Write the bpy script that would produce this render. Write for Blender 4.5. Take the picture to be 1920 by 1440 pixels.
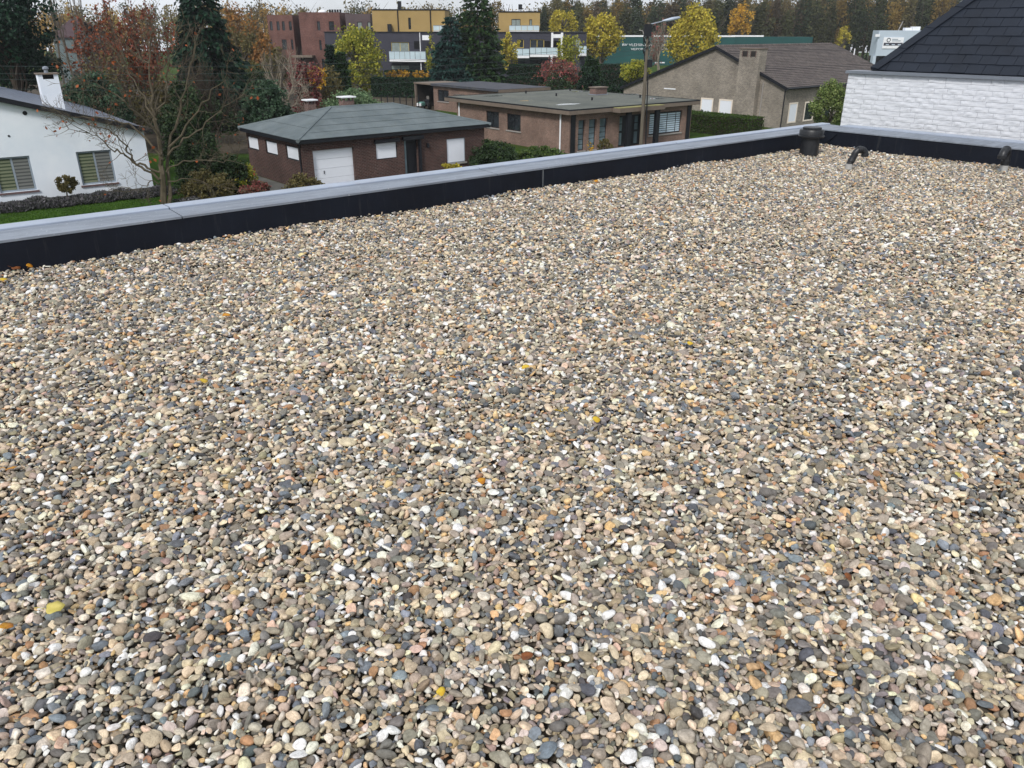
import bpy, math, random
import numpy as np
from mathutils import Matrix, Vector

for o in list(bpy.data.objects):
    bpy.data.objects.remove(o, do_unlink=True)
SC = bpy.context.scene
COL = SC.collection
R = math.radians

# ------------------------------------------------------------------ camera
FPX, PITCH, ROLL, AZ, CAMH, G = 1480.0, R(24.23), R(0.1), R(50.5), 1.6, -6.4
fw = np.array([0, math.cos(PITCH), -math.sin(PITCH)])
rt = np.array([1.0, 0, 0])
upv = np.cross(rt, fw)
r2 = rt * math.cos(ROLL) + upv * math.sin(ROLL)
u2 = -rt * math.sin(ROLL) + upv * math.cos(ROLL)
CP = np.array([0.0, 0.0, CAMH])
cam = bpy.data.cameras.new('camera')
cam.sensor_width = 36.0
cam.lens = FPX / 1920 * 36.0
cam.clip_start = 0.05
cam.clip_end = 2000
camo = bpy.data.objects.new('camera', cam)
COL.objects.link(camo)
camo.matrix_world = Matrix(((r2[0], u2[0], -fw[0], 0), (r2[1], u2[1], -fw[1], 0), (r2[2], u2[2], -fw[2], CAMH), (0, 0, 0, 1)))
SC.camera = camo

# ------------------------------------------------------------------ sky, sun, exposure
SUN_EL, SUN_AZ = R(43), R(-158)          # azimuth from +Y, clockwise: sun stands to the left and a little behind
world = bpy.data.worlds.new('World')
SC.world = world
world.use_nodes = True
wn, wl = world.node_tree.nodes, world.node_tree.links
bg = wn['Background']
sky = wn.new('ShaderNodeTexSky')
sky.sky_type = 'NISHITA'
sky.sun_disc = False
sky.sun_elevation = SUN_EL
sky.sun_rotation = SUN_AZ
sky.altitude = 20
sky.air_density = 1.0
sky.dust_density = 2.0
tc = wn.new('ShaderNodeTexCoord')
cn = wn.new('ShaderNodeTexNoise')
cn.inputs['Scale'].default_value = 3.2
cn.inputs['Detail'].default_value = 7
cn.inputs['Roughness'].default_value = 0.6
cr = wn.new('ShaderNodeValToRGB')
cr.color_ramp.elements[0].position = 0.36
cr.color_ramp.elements[0].color = (0.6, 0.6, 0.6, 1)
cr.color_ramp.elements[1].position = 0.56
cr.color_ramp.elements[1].color = (1, 1, 1, 1)
mx = wn.new('ShaderNodeMix')
mx.data_type = 'RGBA'
mx.inputs['B'].default_value = (8.3, 8.7, 9.3, 1)
wl.new(tc.outputs['Generated'], cn.inputs['Vector'])
wl.new(cn.outputs['Fac'], cr.inputs['Fac'])
wl.new(cr.outputs['Color'], mx.inputs['Factor'])
wl.new(sky.outputs['Color'], mx.inputs['A'])
wl.new(mx.outputs['Result'], bg.inputs['Color'])
bg.inputs['Strength'].default_value = 0.095
sun = bpy.data.lights.new('sun', 'SUN')
sun.energy = 2.6
sun.angle = R(12)
sun.color = (1.0, 0.97, 0.93)
suno = bpy.data.objects.new('sun', sun)
COL.objects.link(suno)
sd = Vector((math.sin(SUN_AZ) * math.cos(SUN_EL), math.cos(SUN_AZ) * math.cos(SUN_EL), math.sin(SUN_EL)))
suno.rotation_euler = sd.to_track_quat('Z', 'Y').to_euler()
vs = SC.view_settings
vs.view_transform = 'Standard'
vs.look = 'None'
vs.exposure = 0.1
vs.gamma = 1.0
vs.use_curve_mapping = False
SC.cycles.max_bounces = 6
SC.cycles.diffuse_bounces = 3
SC.cycles.transparent_max_bounces = 8

# ------------------------------------------------------------------ photo pixels to directions
def ray(x, y):
    return fw + r2 * (x - 960) / FPX - u2 * (y - 720) / FPX
def at(x, y, z):                     # where the ray meets a level plane
    d = ray(x, y)
    return CP + d * ((z - CAMH) / d[2])
def atY(x, y, Y):                    # where the ray meets an upright plane facing the street
    d = ray(x, y)
    return CP + d * (Y / d[1])
class Fr:
    """local frame of a building: u along the front, v into the depth, o the near corner on the ground"""
    def __init__(s, o, deg):
        a = R(deg)
        s.deg = deg
        s.o = np.array(o, float)
        s.u = np.array([math.cos(a), math.sin(a), 0])
        s.v = np.array([-math.sin(a), math.cos(a), 0])
    def F(s, x, y, off=0.0):         # on the front plane (local y = off) -> x, z
        d = ray(x, y); q = CP - s.o
        p = q + d * ((off - q @ s.v) / (d @ s.v))
        return p @ s.u, p[2]
    def L(s, x, y, off=0.0):         # on the side plane (local x = off) -> y, z
        d = ray(x, y); q = CP - s.o
        p = q + d * ((off - q @ s.u) / (d @ s.u))
        return p @ s.v, p[2]
    def Z(s, x, y, z):               # on a level plane -> x, y
        p = at(x, y, z + s.o[2]) - s.o
        return p @ s.u, p @ s.v
    def W(s, x, y, z):
        return s.o + s.u * x + s.v * y + np.array([0, 0, z])

# ------------------------------------------------------------------ materials
def S(r, g, b, k=1.0):
    f = lambda c: ((c / 255) / 12.92 if c <= 10 else (((c / 255) + 0.055) / 1.055) ** 2.4) * k
    return (f(r), f(g), f(b), 1)
def mul(c, k):
    return (min(1, c[0] * k), min(1, c[1] * k), min(1, c[2] * k), 1)
class NT:
    def __init__(s, name):
        s.m = bpy.data.materials.new(name)
        s.m.use_nodes = True
        s.n, s.l = s.m.node_tree.nodes, s.m.node_tree.links
        s.b = s.n['Principled BSDF']
    def add(s, t, **kw):
        n = s.n.new(t)
        for k, v in kw.items():
            if k in n.inputs: n.inputs[k].default_value = v
            else: setattr(n, k, v)
        return n
    def link(s, a, b): s.l.new(a, b)
    def coords(s, kind='Object'):
        return s.add('ShaderNodeTexCoord').outputs[kind]
    def noise(s, vec, scale, detail=4, rough=0.6):
        n = s.add('ShaderNodeTexNoise')
        n.inputs['Scale'].default_value = scale; n.inputs['Detail'].default_value = detail; n.inputs['Roughness'].default_value = rough
        s.link(vec, n.inputs['Vector'])
        return n.outputs['Fac']
    def ramp(s, fac, stops):
        r = s.add('ShaderNodeValToRGB')
        e = r.color_ramp.elements
        while len(e) < len(stops): e.new(0.5)
        for i, (p, c) in enumerate(stops):
            e[i].position = p; e[i].color = c if len(c) == 4 else (*c, 1)
        s.link(fac, r.inputs['Fac'])
        return r.outputs['Color']
    def mix(s, fac, a, b, mode='MIX'):
        n = s.add('ShaderNodeMix'); n.data_type = 'RGBA'; n.blend_type = mode
        for v, i in ((fac, 0), (a, 6), (b, 7)):
            if hasattr(v, 'is_output'): s.link(v, n.inputs[i])
            else: n.inputs[i].default_value = v
        return n.outputs[2]
    def bump(s, h, strength, dist=0.01):
        n = s.add('ShaderNodeBump')
        n.inputs['Strength'].default_value = strength; n.inputs['Distance'].default_value = dist
        s.link(h, n.inputs['Height']); s.link(n.outputs['Normal'], s.b.inputs['Normal'])
    def done(s, col, rough=0.8, spec=0.3, metal=0.0):
        if hasattr(col, 'is_output'): s.link(col, s.b.inputs['Base Color'])
        else: s.b.inputs['Base Color'].default_value = col
        if hasattr(rough, 'is_output'): s.link(rough, s.b.inputs['Roughness'])
        else: s.b.inputs['Roughness'].default_value = rough
        s.b.inputs['Specular IOR Level'].default_value = spec
        s.b.inputs['Metallic'].default_value = metal
        return s.m
def M(name, col, rough=0.8, var=0.18, scale=2.0, bump=0.0, bscale=40, spec=0.3, metal=0.0, dirt=None):
    t = NT(name); v = t.coords()
    c = t.ramp(t.noise(v, scale), [(0.3, mul(col, 1 - var)), (0.7, mul(col, 1 + var))])
    if dirt:
        f = t.ramp(t.noise(v, scale * 2.3, 6, 0.7), [(0.52, (0, 0, 0)), (0.75, (0.6, 0.6, 0.6))])
        c = t.mix(f, c, dirt)
    if bump: t.bump(t.noise(v, bscale), bump)
    return t.done(c, rough, spec, metal)
def MBRICK(name, c1, c2, mortar, bw=0.21, bh=0.075, ms=0.012, white=None):
    t = NT(name); sep = t.add('ShaderNodeSeparateXYZ'); t.link(t.coords(), sep.inputs[0])
    a = t.add('ShaderNodeMath', operation='ADD'); t.link(sep.outputs[0], a.inputs[0]); t.link(sep.outputs[1], a.inputs[1])
    cb = t.add('ShaderNodeCombineXYZ'); t.link(a.outputs[0], cb.inputs[0]); t.link(sep.outputs[2], cb.inputs[1])
    br = t.add('ShaderNodeTexBrick')
    br.inputs['Scale'].default_value = 1.0
    br.inputs['Brick Width'].default_value = bw; br.inputs['Row Height'].default_value = bh; br.inputs['Mortar Size'].default_value = ms
    br.inputs['Color1'].default_value = c1; br.inputs['Color2'].default_value = c2; br.inputs['Mortar'].default_value = mortar
    t.link(cb.outputs[0], br.inputs['Vector'])
    n = t.noise(t.coords(), 0.7, 5)
    c = t.mix(1.0, br.outputs['Color'], t.ramp(n, [(0.3, (0.75, 0.75, 0.75)), (0.7, (1.2, 1.2, 1.2))]), 'MULTIPLY')
    c2_ = t.mix(1.0, c, t.ramp(t.noise(t.coords(), 9, 3), [(0.35, (0.8, 0.8, 0.8)), (0.65, (1.15, 1.15, 1.15))]), 'MULTIPLY')
    t.bump(br.outputs['Fac'], -0.4, 0.01)
    return t.done(c2_, 0.9, 0.2)
def MLEAF(name, cols, rough=0.6, trans=0.25):
    t = NT(name)
    g = t.add('ShaderNodeNewGeometry')
    n = len(cols)
    c = t.ramp(g.outputs['Random Per Island'], [(i / max(1, n - 1), cc) for i, cc in enumerate(cols)])
    big = t.noise(t.coords(), 0.55, 3)
    c = t.mix(1.0, c, t.ramp(big, [(0.3, (0.7, 0.7, 0.7)), (0.7, (1.3, 1.3, 1.3))]), 'MULTIPLY')
    t.done(c, rough, 0.25)
    tr = t.add('ShaderNodeBsdfTranslucent'); t.link(c, tr.inputs['Color'])
    ms = t.add('ShaderNodeMixShader'); ms.inputs[0].default_value = trans
    t.link(t.b.outputs[0], ms.inputs[1]); t.link(tr.outputs[0], ms.inputs[2])
    t.link(ms.outputs[0], t.n['Material Output'].inputs['Surface'])
    return t.m
def MGLASS(name, col=(0.02, 0.025, 0.03, 1), rough=0.06, spec=0.6):
    t = NT(name)
    c = t.ramp(t.noise(t.coords(), 0.8, 2), [(0.35, mul(col, 0.6)), (0.65, mul(col, 1.5))])
    return t.done(c, rough, spec)

# ------------------------------------------------------------------ mesh helpers
class MB:
    def __init__(s): s.v = []; s.f = []
    def poly(s, pts):
        k = len(s.v); s.v += [tuple(map(float, p)) for p in pts]; s.f.append(tuple(range(k, k + len(pts)))); return s
    def box(s, x0, x1, y0, y1, z0, z1):
        x0, x1 = min(x0, x1), max(x0, x1); y0, y1 = min(y0, y1), max(y0, y1); z0, z1 = min(z0, z1), max(z0, z1)
        k = len(s.v)
        s.v += [(float(x), float(y), float(z)) for z in (z0, z1) for y in (y0, y1) for x in (x0, x1)]
        s.f += [tuple(k + i for i in q) for q in ((0, 2, 3, 1), (4, 5, 7, 6), (0, 1, 5, 4), (2, 6, 7, 3), (0, 4, 6, 2), (1, 3, 7, 5))]
        return s
    def prism(s, pts, vec):                       # polygon swept along a vector, closed
        n = len(pts); k = len(s.v); vec = np.array(vec, float)
        s.v += [tuple(map(float, p)) for p in pts] + [tuple(map(float, np.array(p, float) + vec)) for p in pts]
        s.f.append(tuple(range(k + n - 1, k - 1, -1))); s.f.append(tuple(range(k + n, k + 2 * n)))
        for i in range(n):
            j = (i + 1) % n
            s.f.append((k + i, k + j, k + n + j, k + n + i))
        return s
    def tube(s, path, rad, n=8, cap=True):
        path = [np.array(p, float) for p in path]
        if not hasattr(rad, '__len__'): rad = [rad] * len(path)
        k = len(s.v); prev = None
        for i, p in enumerate(path):
            t = path[min(i + 1, len(path) - 1)] - path[max(i - 1, 0)]
            t = t / (np.linalg.norm(t) + 1e-9)
            a = np.array([1.0, 0, 0]) if abs(t[0]) < 0.8 else np.array([0, 1.0, 0])
            if prev is not None: a = prev
            a = a - t * (a @ t); a /= np.linalg.norm(a) + 1e-9; b = np.cross(t, a); prev = a
            for j in range(n):
                w = 2 * math.pi * j / n
                s.v.append(tuple(p + (a * math.cos(w) + b * math.sin(w)) * rad[i]))
        for i in range(len(path) - 1):
            for j in range(n):
                s.f.append((k + i * n + j, k + i * n + (j + 1) % n, k + (i + 1) * n + (j + 1) % n, k + (i + 1) * n + j))
        if cap:
            s.f.append(tuple(k + j for j in range(n - 1, -1, -1)))
            e = k + (len(path) - 1) * n
            s.f.append(tuple(e + j for j in range(n)))
        return s
    def lathe(s, prof, cx=0, cy=0, n=24):
        k = len(s.v)
        for r_, z in prof:
            for j in range(n):
                w = 2 * math.pi * j / n
                s.v.append((cx + r_ * math.cos(w), cy + r_ * math.sin(w), z))
        for i in range(len(prof) - 1):
            for j in range(n):
                s.f.append((k + i * n + j, k + i * n + (j + 1) % n, k + (i + 1) * n + (j + 1) % n, k + (i + 1) * n + j))
        s.f.append(tuple(k + j for j in range(n - 1, -1, -1)))
        e = k + (len(prof) - 1) * n
        s.f.append(tuple(e + j for j in range(n)))
        return s
    def build(s, name, mat, parent=None, smooth=False, bevel=0):
        me = bpy.data.meshes.new(name)
        me.from_pydata(s.v, [], s.f)
        me.materials.append(mat)
        if smooth:
            me.shade_smooth(); me.set_sharp_from_angle(angle=R(38))
        o = bpy.data.objects.new(name, me)
        COL.objects.link(o)
        if parent is not None: o.parent = parent
        if bevel:
            b = o.modifiers.new('bevel', 'BEVEL'); b.width = bevel; b.segments = 2; b.limit_method = 'ANGLE'
        return o
def tag(o, label=None, cat=None, group=None, kind=None):
    if label: o['label'] = label
    if cat: o['category'] = cat
    if group: o['group'] = group
    if kind: o['kind'] = kind
    return o
def thing(name, label, cat, loc=(0, 0, 0), deg=0, group=None):
    o = bpy.data.objects.new(name, None)
    COL.objects.link(o)
    o.location = tuple(float(c) for c in loc); o.rotation_euler = (0, 0, R(deg))
    o.empty_display_size = 0.3
    return tag(o, label, cat, group)
def quads_mesh(name, V, mat, parent=None, cols=None, tris=None):
    """V: (N,4,3) loose quads -> one mesh, every quad an island"""
    V = np.asarray(V, np.float32); n = len(V)
    me = bpy.data.meshes.new(name)
    me.vertices.add(4 * n); me.vertices.foreach_set('co', V.reshape(-1))
    me.loops.add(4 * n); me.loops.foreach_set('vertex_index', np.arange(4 * n, dtype=np.int32))
    me.polygons.add(n); me.polygons.foreach_set('loop_start', np.arange(0, 4 * n, 4, dtype=np.int32))
    if cols is not None:
        a = me.color_attributes.new('tint', 'FLOAT_COLOR', 'POINT')
        a.data.foreach_set('color', np.repeat(np.c_[cols, np.ones(n)], 4, axis=0).astype(np.float32).reshape(-1))
    me.update(calc_edges=True); me.validate()
    me.materials.append(mat)
    o = bpy.data.objects.new(name, me)
    COL.objects.link(o)
    if parent is not None: o.parent = parent
    return o
def unit(a): return a / (np.linalg.norm(a, axis=-1, keepdims=True) + 1e-9)
def kites(P, size, rng, elong=1.5, along=None, upbias=0.0):
    """leaf-shaped quads round points P"""
    n = len(P); size = np.broadcast_to(size, (n,))[:, None]
    a = rng.normal(size=(n, 3)) if along is None else along + rng.normal(size=(n, 3)) * 0.35
    a = unit(a)
    nn = rng.normal(size=(n, 3)); nn[:, 2] += upbias
    b = unit(np.cross(nn, a))
    L = a * size * elong; W = b * size * 0.5
    return np.stack([P - L * 0.5, P - L * 0.05 + W, P + L * 0.5, P - L * 0.05 - W], axis=1)
def prism_segs(segs, n=4):
    """(p0,p1,r0,r1) segments -> (N,4,3) quads"""
    A = np.array([q[0] for q in segs]); B = np.array([q[1] for q in segs]); ra = np.array([q[2] for q in segs])[:, None]; rb = np.array([q[3] for q in segs])[:, None]
    t = unit(B - A); ref = np.where(np.abs(t[:, 2:3]) < 0.9, np.array([[0, 0, 1.0]]), np.array([[1.0, 0, 0]]))
    x = unit(np.cross(t, ref)); y = np.cross(t, x); out = []
    for k in range(n):
        w0, w1 = 2 * math.pi * k / n, 2 * math.pi * (k + 1) / n
        d0 = x * math.cos(w0) + y * math.sin(w0); d1 = x * math.cos(w1) + y * math.sin(w1)
        out.append(np.stack([A + d0 * ra, A + d1 * ra, B + d1 * rb, B + d0 * rb], axis=1))
    return np.concatenate(out)
PEB_GAIN = np.array([1.25, 1.24, 1.255])       # overall brightness of the stone palette
# ================================================================== SETTING: ground
GROUND = NT('lawn_ground'); _v = GROUND.coords()
_c = GROUND.ramp(GROUND.noise(_v, 0.12, 6, 0.65), [(0.3, S(70, 92, 34, 0.75)), (0.5, S(58, 84, 26, 0.75)), (0.7, S(96, 96, 52, 0.7))])
_c = GROUND.mix(1.0, _c, GROUND.ramp(GROUND.noise(_v, 6, 5, 0.7), [(0.3, (0.55, 0.55, 0.5)), (0.7, (1.35, 1.35, 1.25))]), 'MULTIPLY')
GROUND.bump(GROUND.noise(_v, 25, 4), 0.8, 0.05)
M_LAWN = GROUND.done(_c, 0.95, 0.1)
g_ = MB().poly([(-255, -25, G), (255, -25, G), (255, 325, G), (-255, 325, G)]).build('ground', M_LAWN)
tag(g_, kind='structure')

RF = Fr((0, 0, 0), 39.5)             # the gravelled roof: x along the long parapet, y towards it
FACE_N, FACE_D, OUT_N, OUT_D = 6.585, 11.456, 7.03, 12.17
roof = thing('roof_deck', None, None, (0, 0, 0), 39.5); tag(roof, kind='structure')
M_BODY = MBRICK('own_house_brick', S(150, 140, 130), S(120, 112, 104), S(160, 155, 150))
MB().box(-9, OUT_D - 0.05, -9, OUT_N - 0.05, G, -0.085).build('building_body', M_BODY, roof)
BED = NT('gravel_bed_fines'); _v = BED.coords()
_vo = BED.add('ShaderNodeTexVoronoi'); _vo.inputs['Scale'].default_value = 45; BED.link(_v, _vo.inputs['Vector'])
_c = BED.ramp(_vo.outputs['Color'], [(0.0, S(46, 42, 38)), (0.4, S(78, 72, 64)), (0.7, S(104, 96, 86)), (1.0, S(62, 63, 64))])
BED.bump(_vo.outputs['Distance'], -1.0, 0.02)
M_BED = BED.done(_c, 0.9, 0.15)
MB().box(-8.9, FACE_D, -8.9, FACE_N, -0.08, -0.045).build('gravel_bed', M_BED, roof)

# ------------------------------------------------------------------ gravel
PEB = NT('pebble_stone')
_a = PEB.add('ShaderNodeAttribute'); _a.attribute_type = 'INSTANCER'; _a.attribute_name = 'pcol'
_v = PEB.coords('Object')
_oi = PEB.add('ShaderNodeObjectInfo')
_vm = PEB.add('ShaderNodeVectorMath', operation='ADD'); PEB.link(_v, _vm.inputs[0]); PEB.link(_oi.outputs['Random'], _vm.inputs[1])
_sc = PEB.add('ShaderNodeVectorMath', operation='SCALE'); _sc.inputs['Scale'].default_value = 1.0; PEB.link(_vm.outputs[0], _sc.inputs[0])
_v2 = _sc.outputs[0]
_c = PEB.mix(1.0, _a.outputs['Color'], PEB.ramp(PEB.noise(_v2, 1.3, 4, 0.65), [(0.3, (0.62, 0.60, 0.58)), (0.7, (1.28, 1.28, 1.27))]), 'MULTIPLY')
_c = PEB.mix(PEB.ramp(PEB.noise(_v2, 4.5, 3, 0.7), [(0.60, (0, 0, 0)), (0.78, (0.45, 0.45, 0.45))]), _c, S(120, 100, 74))
_c = PEB.mix(PEB.ramp(PEB.noise(_v2, 9.0, 2, 0.5), [(0.64, (0, 0, 0)), (0.75, (0.5, 0.5, 0.5))]), _c, S(52, 50, 48))
PEB.bump(PEB.noise(_v2, 5, 5, 0.6), 0.35, 0.12)
M_PEB = PEB.done(_c, 0.62, 0.35)

rng = np.random.default_rng(7)
def pebble_mesh(i):
    import bmesh
    bm = bmesh.new()
    bmesh.ops.create_icosphere(bm, subdivisions=3, radius=1.0)
    V = np.array([v.co[:] for v in bm.verts])
    q = np.random.default_rng(100 + i)
    kind = i % 4
    p = q.uniform(2.0, 2.5) if kind < 3 else q.uniform(2.5, 3.6)          # rounder or squarer outline
    V = V / (np.abs(V) ** p).sum(1, keepdims=True) ** (1 / p)
    for _ in range(4 if kind < 3 else 7):                                 # broken flat facets, softly
        d = unit(q.normal(size=3)); c = q.uniform(0.62, 0.9) if kind < 3 else q.uniform(0.55, 0.8)
        e = np.maximum(0, V @ d - c); V -= np.outer(e * (0.55 if kind < 3 else 0.85), d)
    for _ in range(5):
        k = q.normal(size=3) * q.uniform(0.8, 2.2); V *= (1 + q.uniform(0.02, 0.075) * np.sin(V @ k + q.uniform(0, 6.3)))[:, None]
    taper = q.uniform(-0.28, 0.28); V[:, 1] *= 1 + taper * V[:, 0]; V[:, 2] *= 1 + q.uniform(-0.25, 0.25) * V[:, 0]
    bend = q.uniform(-0.2, 0.2); V[:, 1] += bend * V[:, 0] ** 2
    for v, c in zip(bm.verts, V): v.co = c
    me = bpy.data.meshes.new('pebble')
    bm.to_mesh(me); bm.free(); me.shade_smooth(); me.materials.append(M_PEB)
    return me
NV = 28
PMESH = [pebble_mesh(i) for i in range(NV)]
peb_col = bpy.data.collections.new('pebble_shapes')
for i, me in enumerate(PMESH):
    peb_col.objects.link(bpy.data.objects.new('pebble_shape_%02d' % i, me))

TILE, PER = 1.37, 2450
def packed_tile(seed):
    q = np.random.default_rng(seed); n = int(PER * TILE * TILE)
    L = np.clip(np.exp(q.normal(math.log(0.0226), 0.36, n)), 0.010, 0.046)
    r = L * 0.5 * 0.84
    P = q.uniform(0, TILE, (n, 2))
    for it in range(44):
        if it % 11 == 0:                          # neighbour pairs on the wrapped tile
            S_ = np.concatenate([P + np.array([i, j]) * TILE for i in (0, -1, 1) for j in (0, -1, 1)])
            ids = np.tile(np.arange(n), 9)
            m_ = (S_ > -0.09).all(1) & (S_ < TILE + 0.09).all(1); S_ = S_[m_]; ids = ids[m_]
            c = 0.075; g_ = np.floor((S_ + 0.2) / c).astype(int); nx = int((TILE + 0.6) / c) + 3
            key = g_[:, 0] * nx + g_[:, 1]; o_ = np.argsort(key, kind='stable'); ks = key[o_]
            gi = np.floor((P + 0.2) / c).astype(int); I, J = [], []
            for dx in (-1, 0, 1):
                for dy in (-1, 0, 1):
                    kk = (gi[:, 0] + dx) * nx + gi[:, 1] + dy
                    lo, hi = np.searchsorted(ks, kk), np.searchsorted(ks, kk, side='right')
                    cn_ = hi - lo; ii = np.repeat(np.arange(n), cn_)
                    jj = np.arange(cn_.sum()) - np.repeat(np.cumsum(cn_) - cn_, cn_) + np.repeat(lo, cn_)
                    I.append(ii); J.append(ids[o_][jj])
            I = np.concatenate(I); J = np.concatenate(J); k_ = I != J; I = I[k_]; J = J[k_]
            R_ = (r[I] + r[J]) * 0.93
        d = P[I] - P[J]; d -= TILE * np.round(d / TILE)
        dist = np.sqrt((d ** 2).sum(-1)) + 1e-9
        f = d / dist[:, None] * np.maximum(R_ - dist, 0)[:, None]
        P = (P + 0.25 * np.stack([np.bincount(I, f[:, 0], n), np.bincount(I, f[:, 1], n)], 1)) % TILE
    return P, L
P0, L0 = packed_tile(3)
def project(W, cx=0.0):
    v = W - np.array([cx, 0, CAMH]); w = v @ fw
    w = np.where(w < 0.05, 1e-3, w)
    return 960 + FPX * (v @ r2) / w, 720 - FPX * (v @ u2) / w, w
def und(x, y):                                    # the gravel was raked by hand: gentle waves
    return 0.010 * np.sin(x * 1.7 + 0.6 * y) * np.sin(y * 1.3 - 0.4 * x + 1) + 0.006 * np.sin(3.9 * x - 2.1 * y + 2) + 0.004 * np.sin(7.3 * y + 4.1 * x)
pts, lens, layer = [], [], []
for lay, (ox, oy) in enumerate(((0, 0), (0.61, 0.43))):
    for ix in range(-4, 10):
        for iy in range(-8, 6):
            base = np.array([ix * TILE + ox, iy * TILE + oy])
            q = P0 + base
            k = (q[:, 0] < FACE_D - 0.012) & (q[:, 1] < FACE_N - 0.012)
            q = q[k]; l = L0[k]
            W = np.outer(q[:, 0], RF.u) + np.outer(q[:, 1], RF.v)
            vis = np.zeros(len(q), bool)
            for cx in (-1.0, 0.0, 1.0):
                X, Y, w = project(W, cx)
                vis |= (w > 0.3) & (X > -60) & (X < 1980) & (Y < 1560)
            if lay == 1: vis &= (np.hypot(W[:, 0], W[:, 1]) < 6.0)
            pts.append(q[vis]); lens.append(l[vis]); layer.append(np.full(vis.sum(), lay))
pts = np.concatenate(pts); lens = np.concatenate(lens); layer = np.concatenate(layer)
n = len(pts)
lens = lens * rng.uniform(0.88, 1.12, n)
big = rng.random(n) < 0.02
lens[big] *= rng.uniform(1.2, 1.6, big.sum())
asp_b = np.clip(rng.normal(0.66, 0.13, n), 0.36, 0.98); asp_c = np.clip(rng.normal(0.43, 0.13, n), 0.2, 0.8)
scl = np.stack([lens / 2, lens / 2 * asp_b, lens / 2 * asp_c], 1)
tilt = rng.normal(0, R(19), (n, 2))
steep = rng.random(n) < 0.2
tilt[steep] = rng.normal(0, R(40), (steep.sum(), 2))
rot = np.c_[tilt, rng.uniform(0, 2 * math.pi, n)]
z = und(pts[:, 0], pts[:, 1]) - 0.010 + rng.normal(0, 0.0057, n) + (lens - 0.023) * 0.12
z[layer == 1] -= 0.015
edge = np.minimum(FACE_D - pts[:, 0], FACE_N - pts[:, 1])
z += np.clip(0.12 - edge, 0, 0.12) * 0.10 * (1 + np.sin(pts[:, 0] * 2.2 + pts[:, 1] * 3.1))
pal = np.array([S(134, 128, 116)[:3], S(158, 150, 136)[:3], S(112, 110, 104)[:3], S(176, 162, 140)[:3], S(200, 184, 158)[:3], S(216, 206, 190)[:3],
                S(232, 228, 222)[:3], S(116, 123, 130)[:3], S(90, 94, 99)[:3], S(200, 168, 124)[:3], S(158, 122, 92)[:3], S(152, 134, 124)[:3], S(126, 118, 118)[:3], S(204, 176, 154)[:3], S(74, 73, 73)[:3], S(146, 134, 112)[:3]])
pw = np.array([0.14, 0.15, 0.09, 0.12, 0.125, 0.125, 0.05, 0.075, 0.055, 0.035, 0.028, 0.018, 0.012, 0.014, 0.02, 0.07]); pw /= pw.sum()
ci = rng.choice(len(pal), n, p=pw)
colr = pal[ci] * np.exp(rng.normal(0, 0.16, n))[:, None] * np.exp(rng.normal(0, 0.03, (n, 3)))
colr = np.clip(colr * PEB_GAIN, 0.01, 0.85)
idx = rng.integers(0, NV, n)
loc = np.c_[pts, z]
Wp = np.outer(pts[:, 0], RF.u) + np.outer(pts[:, 1], RF.v) + np.outer(z, [0, 0, 1])
X, Y, w = project(Wp)
inframe = (X > 6) & (X < 1914) & (Y > 0) & (Y < 1432) & (layer == 0)
score = np.where(inframe, lens / w, 0)
near = np.argsort(-score)[:300]
for k in near:
    o = bpy.data.objects.new('pebble', PMESH[idx[k]])
    COL.objects.link(o); o.parent = roof
    o.location = tuple(float(c) for c in loc[k]); o.rotation_euler = tuple(float(c) for c in rot[k]); o.scale = tuple(float(c) for c in scl[k])
    o['pcol'] = [float(c) for c in colr[k]]
keep = np.ones(n, bool); keep[near] = False
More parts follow.
